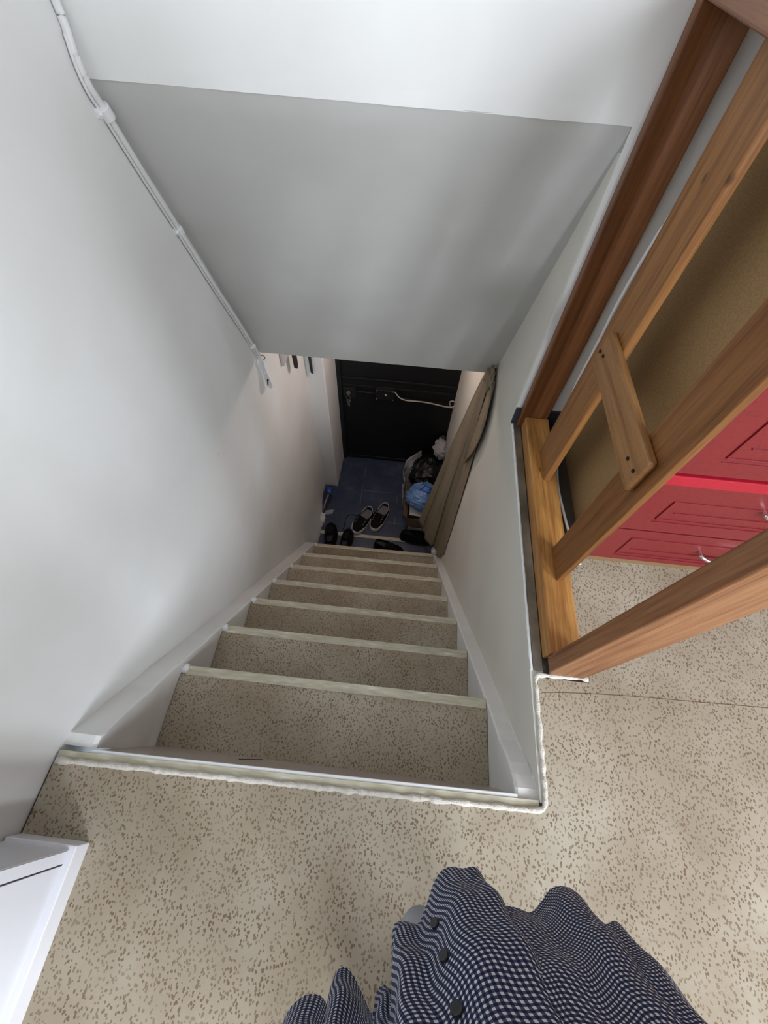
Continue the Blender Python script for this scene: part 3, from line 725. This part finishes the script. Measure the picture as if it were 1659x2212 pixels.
# crumpled white bag draped round the left side of both bags
def crumple(pts_top, pts_bot, seed, thick=.002, n=40, m_=14, a=.018):
    A = smooth_path(pts_top, 10); B = smooth_path(pts_bot, 10); Rr = []
    for j in range(m_+1):
        t = j/m_; row = []
        for i in range(len(A)):
            p = A[i].lerp(B[i], t); q = Vector((i*.16, j*.35, seed))
            row.append(p+Vector((noise.noise(q), noise.noise(q+Vector((9, 0, 0))), noise.noise(q+Vector((0, 9, 0)))))*a)
        Rr.append(row)
    bm = loft(new_bm(), Rr, closed=False); bmesh.ops.solidify(bm, geom=list(bm.faces), thickness=thick); return bm
wb = crumple([(.02, 2.28, -2.02), (.045, 2.36, -2.05), (.02, 2.52, -2.10), (.07, 2.66, -2.08), (.19, 2.78, -2.08)], [(.07, 2.06, -2.16), (.075, 2.22, -2.25), (.06, 2.44, -2.32), (.14, 2.50, -2.34), (.28, 2.68, -2.34)], 3)
tag(obj('carrier_bag', wb, M_bwhite, None, smooth=True), 'crumpled white carrier bag wrapped round the left of the black bag', 'bag')
M_towel = cloth('grey_white_towel', (.46, .46, .47), .9, 200)
tag(obj('crumpled_cloth', lump((.372, 2.70, -1.93), (.075, .105, .075), .3, 5, 4, 4, creases=.3), M_towel, None, smooth=True), 'crumpled greyish white cloth on top of the black bag by the door', 'cloth')
tag(obj('dark_bundle', lump((.385, 2.80, -2.00), (.06, .028, .16), .2, 5, 9, 3, creases=.3), cloth('dark_grey_cloth', (.05, .05, .055)), None, smooth=True), 'dark grey cloth bundle behind the white cloth against the door', 'cloth')

# ------------------------------------------------------------------ SHOES
M_sole = mat('off_white_rubber', (.52, .50, .46), .55)
M_canvas = cloth('black_canvas', (.010, .010, .012), .85, 400)
M_lining = cloth('grey_lining', (.22, .21, .23), .9)
M_trimw = mat('pale_piping', (.60, .57, .56), .6)
def foot(t, w0):
    """half width of a shoe outline along its length t (0 heel, 1 toe)"""
    return w0*(.72+.35*math.sin(math.pi*(t**1.15))*1.0)*(1-max(0, (t-.80)/.20)**2.4)**.5*(1-max(0, (.09-t)/.09)**2)**.5
def make_sneaker(label, loc, rot, lace_side, L=.325, W=.066):
    t = thing('sneaker', label, 'shoe', loc, 'black and white sneakers on the blue tiles', local=True, rotz=rot)
    n = 40
    def outline(z, k, bend=.010):
        pts = []
        ts = [i/n for i in range(n+1)]
        for s in (1, -1):
            for q in (ts if s > 0 else ts[::-1]):
                c_ = bend*math.sin(math.pi*q)
                pts.append((s*foot(min(max(q, .001), .999), W)*k+c_, q*L*k+(1-k)*L*.5, z))
        return pts
    bm = loft(new_bm(), [outline(0, .95), outline(.006, 1.0), outline(.016, .985), outline(.019, 1.0), outline(.034, .985), outline(.036, .93)])
    obj('sole', bm, M_sole, t, smooth=False)
    # toe cap: pale bumper round the front
    # upper
    rings = []
    for z, k in ((.034, .93), (.05, .92), (.062, .84), (.072, .70)):
        pts = []
        for (x_, y_, _) in outline(0, 1):
            q = y_/L
            zz = z if q < .45 else .034+(z-.034)*(1-.50*(q-.45)/.55)
            kk = k if q > .35 else max(k, .86)
            pts.append((x_*kk+.0, (y_-.5*L)*(k if q > .5 else max(k, .93))+.5*L, zz+(.012 if q < .2 else 0)*(z-.034)/.038))
        rings.append(pts)
    bm = new_bm(); loft(bm, rings, caps=False)
    # tongue / vamp top covering the front
    obj('upper', bm, M_canvas, t, smooth=True)
    bm = new_bm(); rr = []
    for j in range(13):
        q = .42+.535*j/12; hw = foot(q, W)*.93; y_ = q*L
        zz = .034+.030*(1-.75*(q-.45)/.55)+.0
        rr.append([(hw*math.cos(a)+.010*math.sin(math.pi*q), (y_-.5*L)*.97+.5*L+.0, zz-.012+.026*math.sin(a)) for a in [math.pi*i/10 for i in range(11)]])
    loft(bm, rr, closed=False); obj('vamp', bm, M_canvas, t, smooth=True)
    # lining inside
    bm = new_bm(); rr = []
    for z, k in ((.066, .66), (.045, .60)):
        rr.append([(.006+k*W*1.05*math.cos(a), .165*L*1.0+.095*math.sin(a)*k*1.3+.03, z) for a in [2*math.pi*i/24 for i in range(24)]])
    loft(bm, rr, caps=False); v_ = [bm.verts.new(p) for p in rr[1]]; bm.faces.new(v_)
    obj('lining', bm, M_lining, t, smooth=True)
    # pale piping of the collar
    P = [(.006+.72*W*math.cos(a), .165*L+.03+.088*math.sin(a), .080-.004*math.sin(a)) for a in [math.pi*(.93+1.14*i/24) for i in range(25)]]
    obj('piping', tube(new_bm(), P, .0034, 7), M_trimw, t, smooth=True)
    # toe bumper
    P = []
    for i in range(21):
        s = -1+2*i/20; q = 1-.30*abs(s)**1.5
        P.append((math.copysign(1, s)*foot(min(q, .998), W)*.90*(abs(s)**.35 if s else 0)+.010*math.sin(math.pi*q), (q*L-.5*L)*.94+.5*L, .038))
    obj('toe_cap', tube(new_bm(), P, .0125, 8), M_sole, t, smooth=True)
    # heel tab
    obj('heel_tab', bx((.0, -.004, .05), (.010, .004, .098)), M_trimw, t)
    for j in range(5):
        q = .46+.07*j; hw = foot(q, W)*.62; zz = .034+.030*(1-.75*(q-.45)/.55)+.017; y_ = (q*L-.5*L)*.80+.5*L
        c_ = .010*math.sin(math.pi*q)
        obj('lace', tube(new_bm(), [(c_-hw, y_-.004, zz-.006), (c_-hw*.4, y_, zz), (c_+hw*.4, y_+.004, zz), (c_+hw, y_+.006, zz-.006)], .0028, 6), M_canvas, t, smooth=True)
        for s in (-1, 1):
            b2 = new_bm(); bmesh.ops.create_uvsphere(b2, u_segments=8, v_segments=6, radius=.0036, matrix=Matrix.Translation((c_+s*hw, y_, zz-.004))); obj('eyelet', b2, M_trimw, t, smooth=True)
    if lace_side:
        P = [(-.02, .52*L, .07), (-.06, .50*L, .05), (-.10, .42*L, .02), (-.155, .42*L, .004), (-.205, .60*L, .004), (-.20, .80*L, .004), (-.19, .98*L, .004)]
        if lace_side > 0: P = [(.03, .50*L, .065), (.058, .46*L, .05), (.068, .42*L, .012), (.075, .40*L, .004), (.06, .30*L, .004)]
        obj('loose_lace', tube(new_bm(), smooth_path(P, 8), .0026, 6), M_canvas, t, smooth=True)
    return t
# toe points towards the stairs (-y)
def place_rot(heel, toe): d = Vector(toe)-Vector(heel); return math.atan2(-d.x, d.y)
h, t_ = (-.258, 2.150), (-.392, 1.872)
make_sneaker('left sneaker of the black and white pair, its black lace trailing on the tiles', (h[0], h[1], ZH), place_rot(h, t_), -1 if False else 0, .315)
h2, t2_ = (-.105, 2.215), (-.215, 1.925)
make_sneaker('right sneaker of the black and white pair, nearer the cardboard box', (h2[0], h2[1], ZH), place_rot(h2, t2_), 1, .315)
tr = [o for o in bpy.data.objects if o.type == 'EMPTY' and str(o.get('label', '')).startswith('left sneaker')][0]
inv = (Matrix.Translation(tr.location) @ Matrix.Rotation(tr.rotation_euler.z, 4, 'Z')).inverted()
P = [(-.335, 2.045, ZH+.065), (-.365, 2.07, ZH+.04), (-.40, 2.085, ZH+.008), (-.45, 2.09, ZH+.004), (-.49, 2.07, ZH+.004), (-.505, 2.02, ZH+.004), (-.505, 1.95, ZH+.004), (-.512, 1.905, ZH+.004)]
o = obj('loose_lace', tube(new_bm(), smooth_path([inv @ Vector(p) for p in P], 8), .0032, 6), M_canvas, tr, smooth=True)

M_bshoe = cloth('matt_black_shoe', (.008, .008, .009), .7, 300)
M_bsole = mat('black_rubber', (.012, .012, .013), .6)
def black_shoe(label, loc, rot, L=.28, W=.048, tilt=0, accent=None, group=None, h=1.0):
    t = thing('shoe', label, 'shoe', loc, group, local=True, rotz=rot)
    n = 30
    def out(z, kx, ky, front=1.0):
        pts = []
        for s in (1, -1):
            for q in ([i/n for i in range(n+1)] if s > 0 else [1-i/n for i in range(n+1)]):
                zz = z if q < .40 else z*(1-(q-.40)/.60*front)+.03*(q-.40)/.60*front
                pts.append((s*foot(min(max(q, .001), .999), W)*kx+.006*math.sin(math.pi*q), (q-.5)*L*ky+.5*L, zz))
        return pts
    bm = loft(new_bm(), [out(0, .95, .97, 0), out(.004, 1, 1, 0), out(.026, .98, .99, 0)]); obj('sole', bm, M_bsole, t)
    bm = loft(new_bm(), [out(.024, .95, .97, 0), out(.05*h, .93, .95, .4), out(.075*h, .80, .90, .7), out(.095*h, .55, .86, .78)], caps=False)
    obj('upper', bm, M_bshoe, t, smooth=True)
    bm = new_bm(); rr = [[(hw*math.cos(a), y_, z_+.008*math.sin(a)) for a in [math.pi*i/8 for i in range(9)]] for (hw, y_, z_) in ((.030, .40*L, .088*h), (.030, .52*L, .082*h), (.030, .65*L, .066*h), (.028, .78*L, .052*h), (.02, .88*L, .04*h))]
    loft(bm, rr, closed=False); obj('tongue', bm, M_bshoe, t, smooth=True)
    for j in range(3):
        q = .50+.1*j; obj('lace', tube(new_bm(), [(-.028, q*L, .082*h-.12*(q-.5)), (0, q*L+.004, .092*h-.12*(q-.5)), (.028, q*L, .082*h-.12*(q-.5))], .003, 6), M_bsole, t, smooth=True)
    bm = new_bm(); r0 = [(.7*W*math.cos(a), .22*L+.055*math.sin(a), .07*h) for a in [2*math.pi*i/16 for i in range(16)]]; v_ = [bm.verts.new(p) for p in r0]; bm.faces.new(v_); obj('insole', bm, M_bsole, t)
    if accent:
        bm = new_bm(); prism(bm, [(accent[0], .045), (accent[0]+.05, .030), (accent[0]+.028, .062)], 0, -W*1.0-.004, -W*.80); obj('white_flash', bm, M_trimw, t)
    return t
black_shoe('left shoe of the black pair in the corner at the foot of the left wall', (-.600, 1.690, ZH), math.radians(8), .27, .060, group='black shoes in the left corner', h=1.2)
black_shoe('right shoe of the black pair in the left corner, beside the tread nosing', (-.472, 1.655, ZH), math.radians(-6), .26, .055, group='black shoes in the left corner', h=1.1)
t = black_shoe('black shoe with a white flash lying across the middle of the bottom step', (-.19, 1.775, ZH+.003), math.radians(-103), .31, .058, h=1.25)
t_l = t; bm = new_bm(); 
prism(bm, [(.075, .020), (.128, .028), (.118, .050), (.100, .046)], 0, .053, .058); obj('white_flash', bm, M_trimw, t)
black_shoe('black sneaker in front of the low stool, partly behind the curtain', (.050, 1.900, ZH), math.radians(-94), .33, .052, h=1.35)

# blue bottle, scraps by the left wall
bt = thing('spray_bottle', 'blue capped dark bottle lying in the niche at the foot of the left wall', 'bottle', (-.73, 2.20, ZH))
M_bb = mat('blue_cap', (.03, .09, .33), .35); M_bd = mat('dark_bottle', (.03, .035, .06), .3)
ax_ = [(-.715, 2.33, ZH+.045), (-.722, 2.28, ZH+.045)]
obj('cap', tube(new_bm(), [(-.712, 2.365, ZH+.06), (-.714, 2.355, ZH+.056), (-.720, 2.27, ZH+.046)], [.014, .036, .040], 16), M_bb, bt, smooth=True)
obj('body', tube(new_bm(), [(-.720, 2.272, ZH+.045), (-.722, 2.262, ZH+.045), (-.735, 2.17, ZH+.038), (-.742, 2.10, ZH+.03), (-.745, 2.05, ZH+.028)], [.043, .041, .034, .024, .022], 16), M_bd, bt, smooth=True)
bm = new_bm(); hexa(bm, [(-.725, 2.055, ZH+.001), (-.645, 2.075, ZH+.001), (-.640, 2.125, ZH+.001), (-.720, 2.105, ZH+.001), (-.725, 2.055, ZH+.010), (-.645, 2.075, ZH+.012), (-.640, 2.125, ZH+.012), (-.720, 2.105, ZH+.010)])
tag(obj('paper_scrap', bm, mat('grey_white_card', (.35, .36, .37), .7), None), 'small white card lying on the blue tiles beside the left wall', 'paper')
tag(obj('plaster_rubble', lump((-.735, 2.00, ZH+.02), (.03, .07, .05), .5, 6, 2, 3, creases=.3), M_rough, None), 'lump of crumbled plaster on the tiles at the foot of the left wall', 'rubble')

# ------------------------------------------------------------------ PERSON (gingham shirt seen from above)
H_ = [(585, 2260, .60), (608, 2210, .60), (630, 2172, .585), (660, 2152, .575), (690, 2156, .575), (712, 2185, .60), (716, 2140, .58), (724, 2104, .56), (745, 2090, .55), (766, 2108, .55), (788, 2150, .57), (808, 2185, .61), (816, 2140, .60), (832, 2122, .59), (848, 2128, .59), (846, 2050, .585), (850, 1995, .575), (872, 1988, .57), (900, 1994, .568), (916, 1960, .56), (932, 1915, .55), (948, 1888, .545), (970, 1876, .54), (1000, 1879, .54), (1028, 1876, .54), (1048, 1900, .55), (1056, 1935, .57), (1066, 1962, .61), (1090, 1955, .60), (1118, 1958, .60), (1146, 1966, .60), (1168, 1942, .575), (1184, 1918, .56), (1208, 1910, .555), (1236, 1920, .555), (1254, 1948, .57), (1278, 1990, .60), (1306, 1998, .615), (1330, 1992, .605), (1352, 2012, .60), (1378, 2048, .59), (1412, 2100, .58), (1450, 2160, .57), (1490, 2215, .565), (1540, 2290, .57)]
FPX = 883.4
def unproj(u, v, z):
    d_ = M3 @ Vector(((u-829.5)/FPX, -(v-1106)/FPX, -1)); k = (z-1.2)/d_.z
    return Vector((d_.x*k, d_.y*k, z))
hem = smooth_path([unproj(*h_) for h_ in H_], 7)
e0, e1 = hem[-1], hem[0]
back = []
for i in range(1, 60):
    a = math.pi*i/60; c_ = (e0+e1)/2; rx = (e0.x-e1.x)/2
    back.append(Vector((c_.x+rx*math.cos(a), c_.y-.23*math.sin(a)+(e0.y-e1.y)/2*math.cos(a)+.012*math.sin(i*.9), .58)))
ring0 = hem+back
N = len(ring0)
cx = .125; rows = 46
arc = [0]
for i in range(N): arc.append(arc[-1]+(ring0[(i+1) % N]-ring0[i]).length)
def top_pt(i):
    s = arc[i]/arc[N]; p = ring0[i]
    # smoothed ring: ellipse reached at the waist
    a = math.atan2(p.y+.30, p.x-cx)
    return Vector((cx+.175*math.cos(a), -.335+.105*math.sin(a), .99))
def shirt_pt(i, t):
    p = ring0[i % N]; q = top_pt(i % N)
    g = t**1.0
    r_ = p.lerp(q, g)
    blg = .035*math.sin(math.pi*t)
    if i < len(hem): r_ = r_+Vector((0, blg, 0))
    r_ = r_+Vector((.0016*math.sin(t*26+i*.06), .0016*math.sin(t*31+i*.05), 0))
    return r_
bm = new_bm(); uvl = bm.loops.layers.uv.new('UVMap')
G = [[bm.verts.new(shirt_pt(i, j/rows)) for i in range(N)] for j in range(rows+1)]
vlen = [0]
for j in range(rows): vlen.append(vlen[-1]+.48/rows)
for j in range(rows):
    for i in range(N):
        f_ = bm.faces.new((G[j][i], G[j][(i+1) % N], G[j+1][(i+1) % N], G[j+1][i]))
        us = [arc[i], arc[i+1], arc[i+1], arc[i]]; vs = [vlen[j], vlen[j], vlen[j+1], vlen[j+1]]
        for l_, u_, v_ in zip(f_.loops, us, vs): l_[uvl].uv = (u_*(1-.25*v_/.48), v_)
prev = G[rows]; pv = .48
for (zz, rx_, ry_, yc_) in ((1.08, .185, .11, -.35), (1.18, .195, .115, -.365), (1.27, .20, .11, -.375), (1.33, .185, .10, -.38), (1.365, .13, .085, -.385), (1.385, .075, .070, -.385)):
    ring = []
    for i in range(N):
        q_ = top_pt(i); a = math.atan2((q_.y+.335)/.105, (q_.x-cx)/.175)
        ring.append(bm.verts.new((cx+rx_*math.cos(a), yc_+ry_*math.sin(a), zz)))
    for i in range(N):
        f_ = bm.faces.new((prev[i], prev[(i+1) % N], ring[(i+1) % N], ring[i]))
        for l_, u_, v_ in zip(f_.loops, (arc[i], arc[i+1], arc[i+1], arc[i]), (pv, pv, pv+.09, pv+.09)): l_[uvl].uv = (u_*.75, v_)
    prev = ring; pv += .09
def c2w(x_, y_, z_): return M3 @ Vector((x_, y_, z_))+Vector((0, 0, 1.2))
for s_ in (-1, 1):
    wr = c2w(s_*.082, -.165, .055)
    P_ = smooth_path([(cx+s_*.13, -.38, 1.32), (cx+s_*.205, -.37, 1.27), (cx+s_*.245, -.335, 1.15), (cx+s_*.24, -.30, 1.085), ((cx+s_*.24+wr.x)/2, (-.30+wr.y)/2, 1.115), wr], 6)
    nn = len(P_); rr_ = [.066-.030*i/(nn-1) for i in range(nn)]
    tb = new_bm(); tube(tb, P_, rr_, 16, cap=False); uv2 = tb.loops.layers.uv.new('UVMap')
    tb.verts.index_update()
    for f2 in tb.faces:
        for l2 in f2.loops:
            k_ = l2.vert.index; l2[uv2].uv = ((k_ % 16)*.02, (k_//16)*.012)
    tm = bpy.data.meshes.new('tmp'); tb.to_mesh(tm); tb.free(); bm.from_mesh(tm); bpy.data.meshes.remove(tm)

bmesh.ops.recalc_face_normals(bm, faces=bm.faces)
M_ging = mat('navy_white_gingham', (.5, .5, .5), .85, spec=.15)
tc = nd(M_ging, 'ShaderNodeTexCoord'); sp = nd(M_ging, 'ShaderNodeSeparateXYZ'); lk(M_ging, tc.outputs['UV'], sp.inputs[0])
PER = .0056
def stripe(o_): 
    f0 = math_n(M_ging, 'FRACT', math_n(M_ging, 'DIVIDE', o_, PER)); return math_n(M_ging, 'GREATER_THAN', f0, .47)
sa, sb = stripe(sp.outputs[0]), stripe(sp.outputs[1])
sm = math_n(M_ging, 'MULTIPLY', math_n(M_ging, 'ADD', sa, sb), .5)
cr_ = nd(M_ging, 'ShaderNodeValToRGB'); cr_.color_ramp.interpolation = 'CONSTANT'; e = cr_.color_ramp.elements
e[0].position = 0; e[0].color = (.60, .60, .60, 1); e[1].position = .4; e[1].color = (.055, .065, .12, 1); n_e = e.new(.8); n_e.color = (.012, .017, .045, 1)
lk(M_ging, sm, cr_.inputs[0]); lk(M_ging, cr_.outputs[0], bsdf(M_ging).inputs['Base Color'])
pr = thing('person', 'person in a navy and white gingham shirt standing on the landing, bottom of photo', 'person', (.125, -.34, .004))
sh = obj('shirt', bm, M_ging, pr, smooth=True); sh['label'] = 'navy and white gingham shirt with flaring hem'
# placket edge and buttons
def near(u, v):
    best = None
    for i in range(0, len(hem)):
        for j in range(rows+1):
            p = shirt_pt(i, j/rows)-Vector((0, 0, 1.2)); c_ = M3.transposed() @ p
            if c_.z > -.02: continue
            e_ = (829.5+FPX*c_.x/-c_.z-u)**2+(1106-FPX*c_.y/-c_.z-v)**2
            if best is None or e_ < best[0]: best = (e_, i, j/rows)
    return best
M_btn = mat('black_button', (.012, .012, .016), .3)
for (u, v) in ((946, 2000), (963, 2072), (990, 2190)):
    e_, i, tt = near(u, v); p = shirt_pt(i, tt)
    nrm = (shirt_pt(i+2, tt)-shirt_pt(i-2, tt)).cross(shirt_pt(i, min(1, tt+.05))-shirt_pt(i, tt)).normalized()
    vdir = (Vector((0, 0, 1.2))-p).normalized()
    if nrm.dot(vdir) < 0: nrm = -nrm
    nrm = (nrm+vdir*.6).normalized()
    b2 = new_bm(); bmesh.ops.create_cone(b2, cap_ends=True, segments=20, radius1=.0052, radius2=.0046, depth=.0022)
    rotm = nrm.to_track_quat('Z', 'Y').to_matrix(); bmesh.ops.rotate(b2, verts=b2.verts, matrix=rotm); bmesh.ops.translate(b2, verts=b2.verts, vec=p+nrm*.004)
    o = obj('button', b2, M_btn, None, bevel=.0006); o.parent = sh
# pale lining showing behind the hem
ul = [unproj(*q) for q in ((852, 2010, .53), (868, 1985, .525), (885, 1962, .52), (905, 1955, .52), (925, 1962, .53), (930, 1990, .54))]
rr = [ul, [p+Vector((.0, -.06, .10)) for p in ul]]
bm = loft(new_bm(), [smooth_path(r_, 5) for r_ in rr], closed=False); bmesh.ops.solidify(bm, geom=list(bm.faces), thickness=.001)
o = obj('undershirt', bm, cloth('pale_grey_jersey', (.42, .43, .46)), pr, smooth=True); o['label'] = 'pale grey undershirt hem'
# head, neck, arms and hands: one skinned body, mostly behind and above the camera
VS = []; ES = []; RS = []
def sv(p, r, parent=None):
    VS.append(tuple(p)); RS.append(r); i = len(VS)-1
    if parent is not None: ES.append((parent, i))
    return i
ch = sv((cx, -.375, 1.22), .07); nk0 = sv((cx, -.385, 1.34), .055, ch); nk = sv((cx, -.375, 1.40), .048, nk0)
jaw = sv((cx-.004, -.345, 1.445), .058, nk); hm = sv((cx-.006, -.345, 1.51), .078, jaw); ht = sv((cx-.006, -.365, 1.575), .066, hm)
for s_ in (-1, 1):
    shd = sv((cx+s_*.15, -.378, 1.30), .05, nk0)
    e_1 = sv((cx+s_*.24, -.33, 1.13), .036, shd); e_2 = sv((cx+s_*.235, -.30, 1.085), .034, e_1)
    w_1 = sv(c2w(s_*.082, -.165, .055), .022, e_2); pm = sv(c2w(s_*.070, -.125, .026), .020, w_1)
    for (yk, ln) in ((-.078, .040), (-.095, .046), (-.112, .044), (-.127, .034)):
        a1 = sv(c2w(s_*.058, yk, .004), .0085, pm); a2 = sv(c2w(s_*(.052-.4*ln), yk+.002, -.010), .0078, a1); sv(c2w(s_*(.048-ln), yk+.003, -.008), .0068, a2)
    t1 = sv(c2w(s_*.058, -.105, .034), .011, pm); t2 = sv(c2w(s_*.043, -.080, .030), .0095, t1); sv(c2w(s_*.028, -.066, .025), .008, t2)
me = bpy.data.meshes.new('body'); me.from_pydata(VS, ES, []); M_skin = mat('skin', (.55, .34, .25), .55); me.materials.append(M_skin)
bo = bpy.data.objects.new('body', me); C.objects.link(bo); bo.parent = pr; bo.location = -Vector(pr.location)
md = bo.modifiers.new('skin', 'SKIN'); 
if not me.skin_vertices: me.attributes.new('x', 'FLOAT', 'POINT')
for sk, r_ in zip(me.skin_vertices[0].data if me.skin_vertices else [], RS): sk.radius = (r_, r_)
if me.skin_vertices: me.skin_vertices[0].data[0].use_root = True
ss = bo.modifiers.new('sub', 'SUBSURF'); ss.levels = 2; ss.render_levels = 2
M_hair = cloth('dark_hair', (.03, .02, .015), .6, 200)
hb_ = lump((cx-.006, -.385, 1.545), (.086, .090, .085), .1, 6, 4, 4)
for v in hb_.verts:
    if v.co.y > -.325: v.co.y = -.325+(v.co.y+.325)*.2
obj('hair', hb_, M_hair, pr, smooth=True)
for s_ in (-1, 1):
    obj('ear', lump((cx-.006+s_*.080, -.355, 1.50), (.010, .018, .030), .1, 3, 1, 3), M_skin, pr, smooth=True)
    obj('eye', lump((cx-.006+s_*.030, -.272, 1.515), (.012, .010, .009), 0, 1, 1, 3), mat('eye_white', (.7, .7, .68), .2), pr, smooth=True)
obj('nose', lump((cx-.005, -.262, 1.488), (.013, .018, .022), .1, 3, 1, 3), M_skin, pr, smooth=True)
obj('mouth', lump((cx-.005, -.276, 1.452), (.024, .008, .007), .05, 3, 1, 3), mat('lips', (.45, .18, .15), .5), pr, smooth=True)
ph = new_bm(); hexa(ph, [c2w(*q) for q in ((-.036, -.132, .006), (.036, -.132, .006), (.036, .018, .006), (-.036, .018, .006), (-.036, -.132, .014), (.036, -.132, .014), (.036, .018, .014), (-.036, .018, .014))])
bmesh.ops.recalc_face_normals(ph, faces=ph.faces)
tag(obj('phone', ph, mat('black_phone', (.01, .01, .012), .2), None, bevel=.003), 'black phone held in both hands above the shirt', 'phone')
# trousers under the shirt
M_tr = cloth('dark_trousers', (.03, .032, .04))
bm = new_bm()
for s in (-1, 1):
    rr = []
    for (z, x_, y_, r_) in ((.03, .08, -.475, .065), (.30, .08, -.47, .075), (.50, .08, -.44, .085), (.75, .08, -.385, .09), (.90, .05, -.345, .09)):
        rr.append([(cx+.09*(1-z/.9)+s*x_+r_*math.cos(a), y_+r_*1.05*math.sin(a), z) for a in [2*math.pi*i/20 for i in range(20)]])
    loft(bm, rr)
obj('trousers', bm, M_tr, pr, smooth=True)
for s in (-1, 1):
    rr = []
    for (z, k) in ((.0, .95), (.02, 1), (.045, .8), (.06, .5)):
        rr.append([(cx+.09+s*.075+.042*k*math.cos(a), -.445+.10*k*math.sin(a), .004+z) for a in [2*math.pi*i/20 for i in range(20)]])
    obj('sock', loft(new_bm(), rr), cloth('black_sock', (.02, .02, .022)), pr, smooth=True)

for o in bpy.data.objects:
    if '_local' in o: del o['_local']
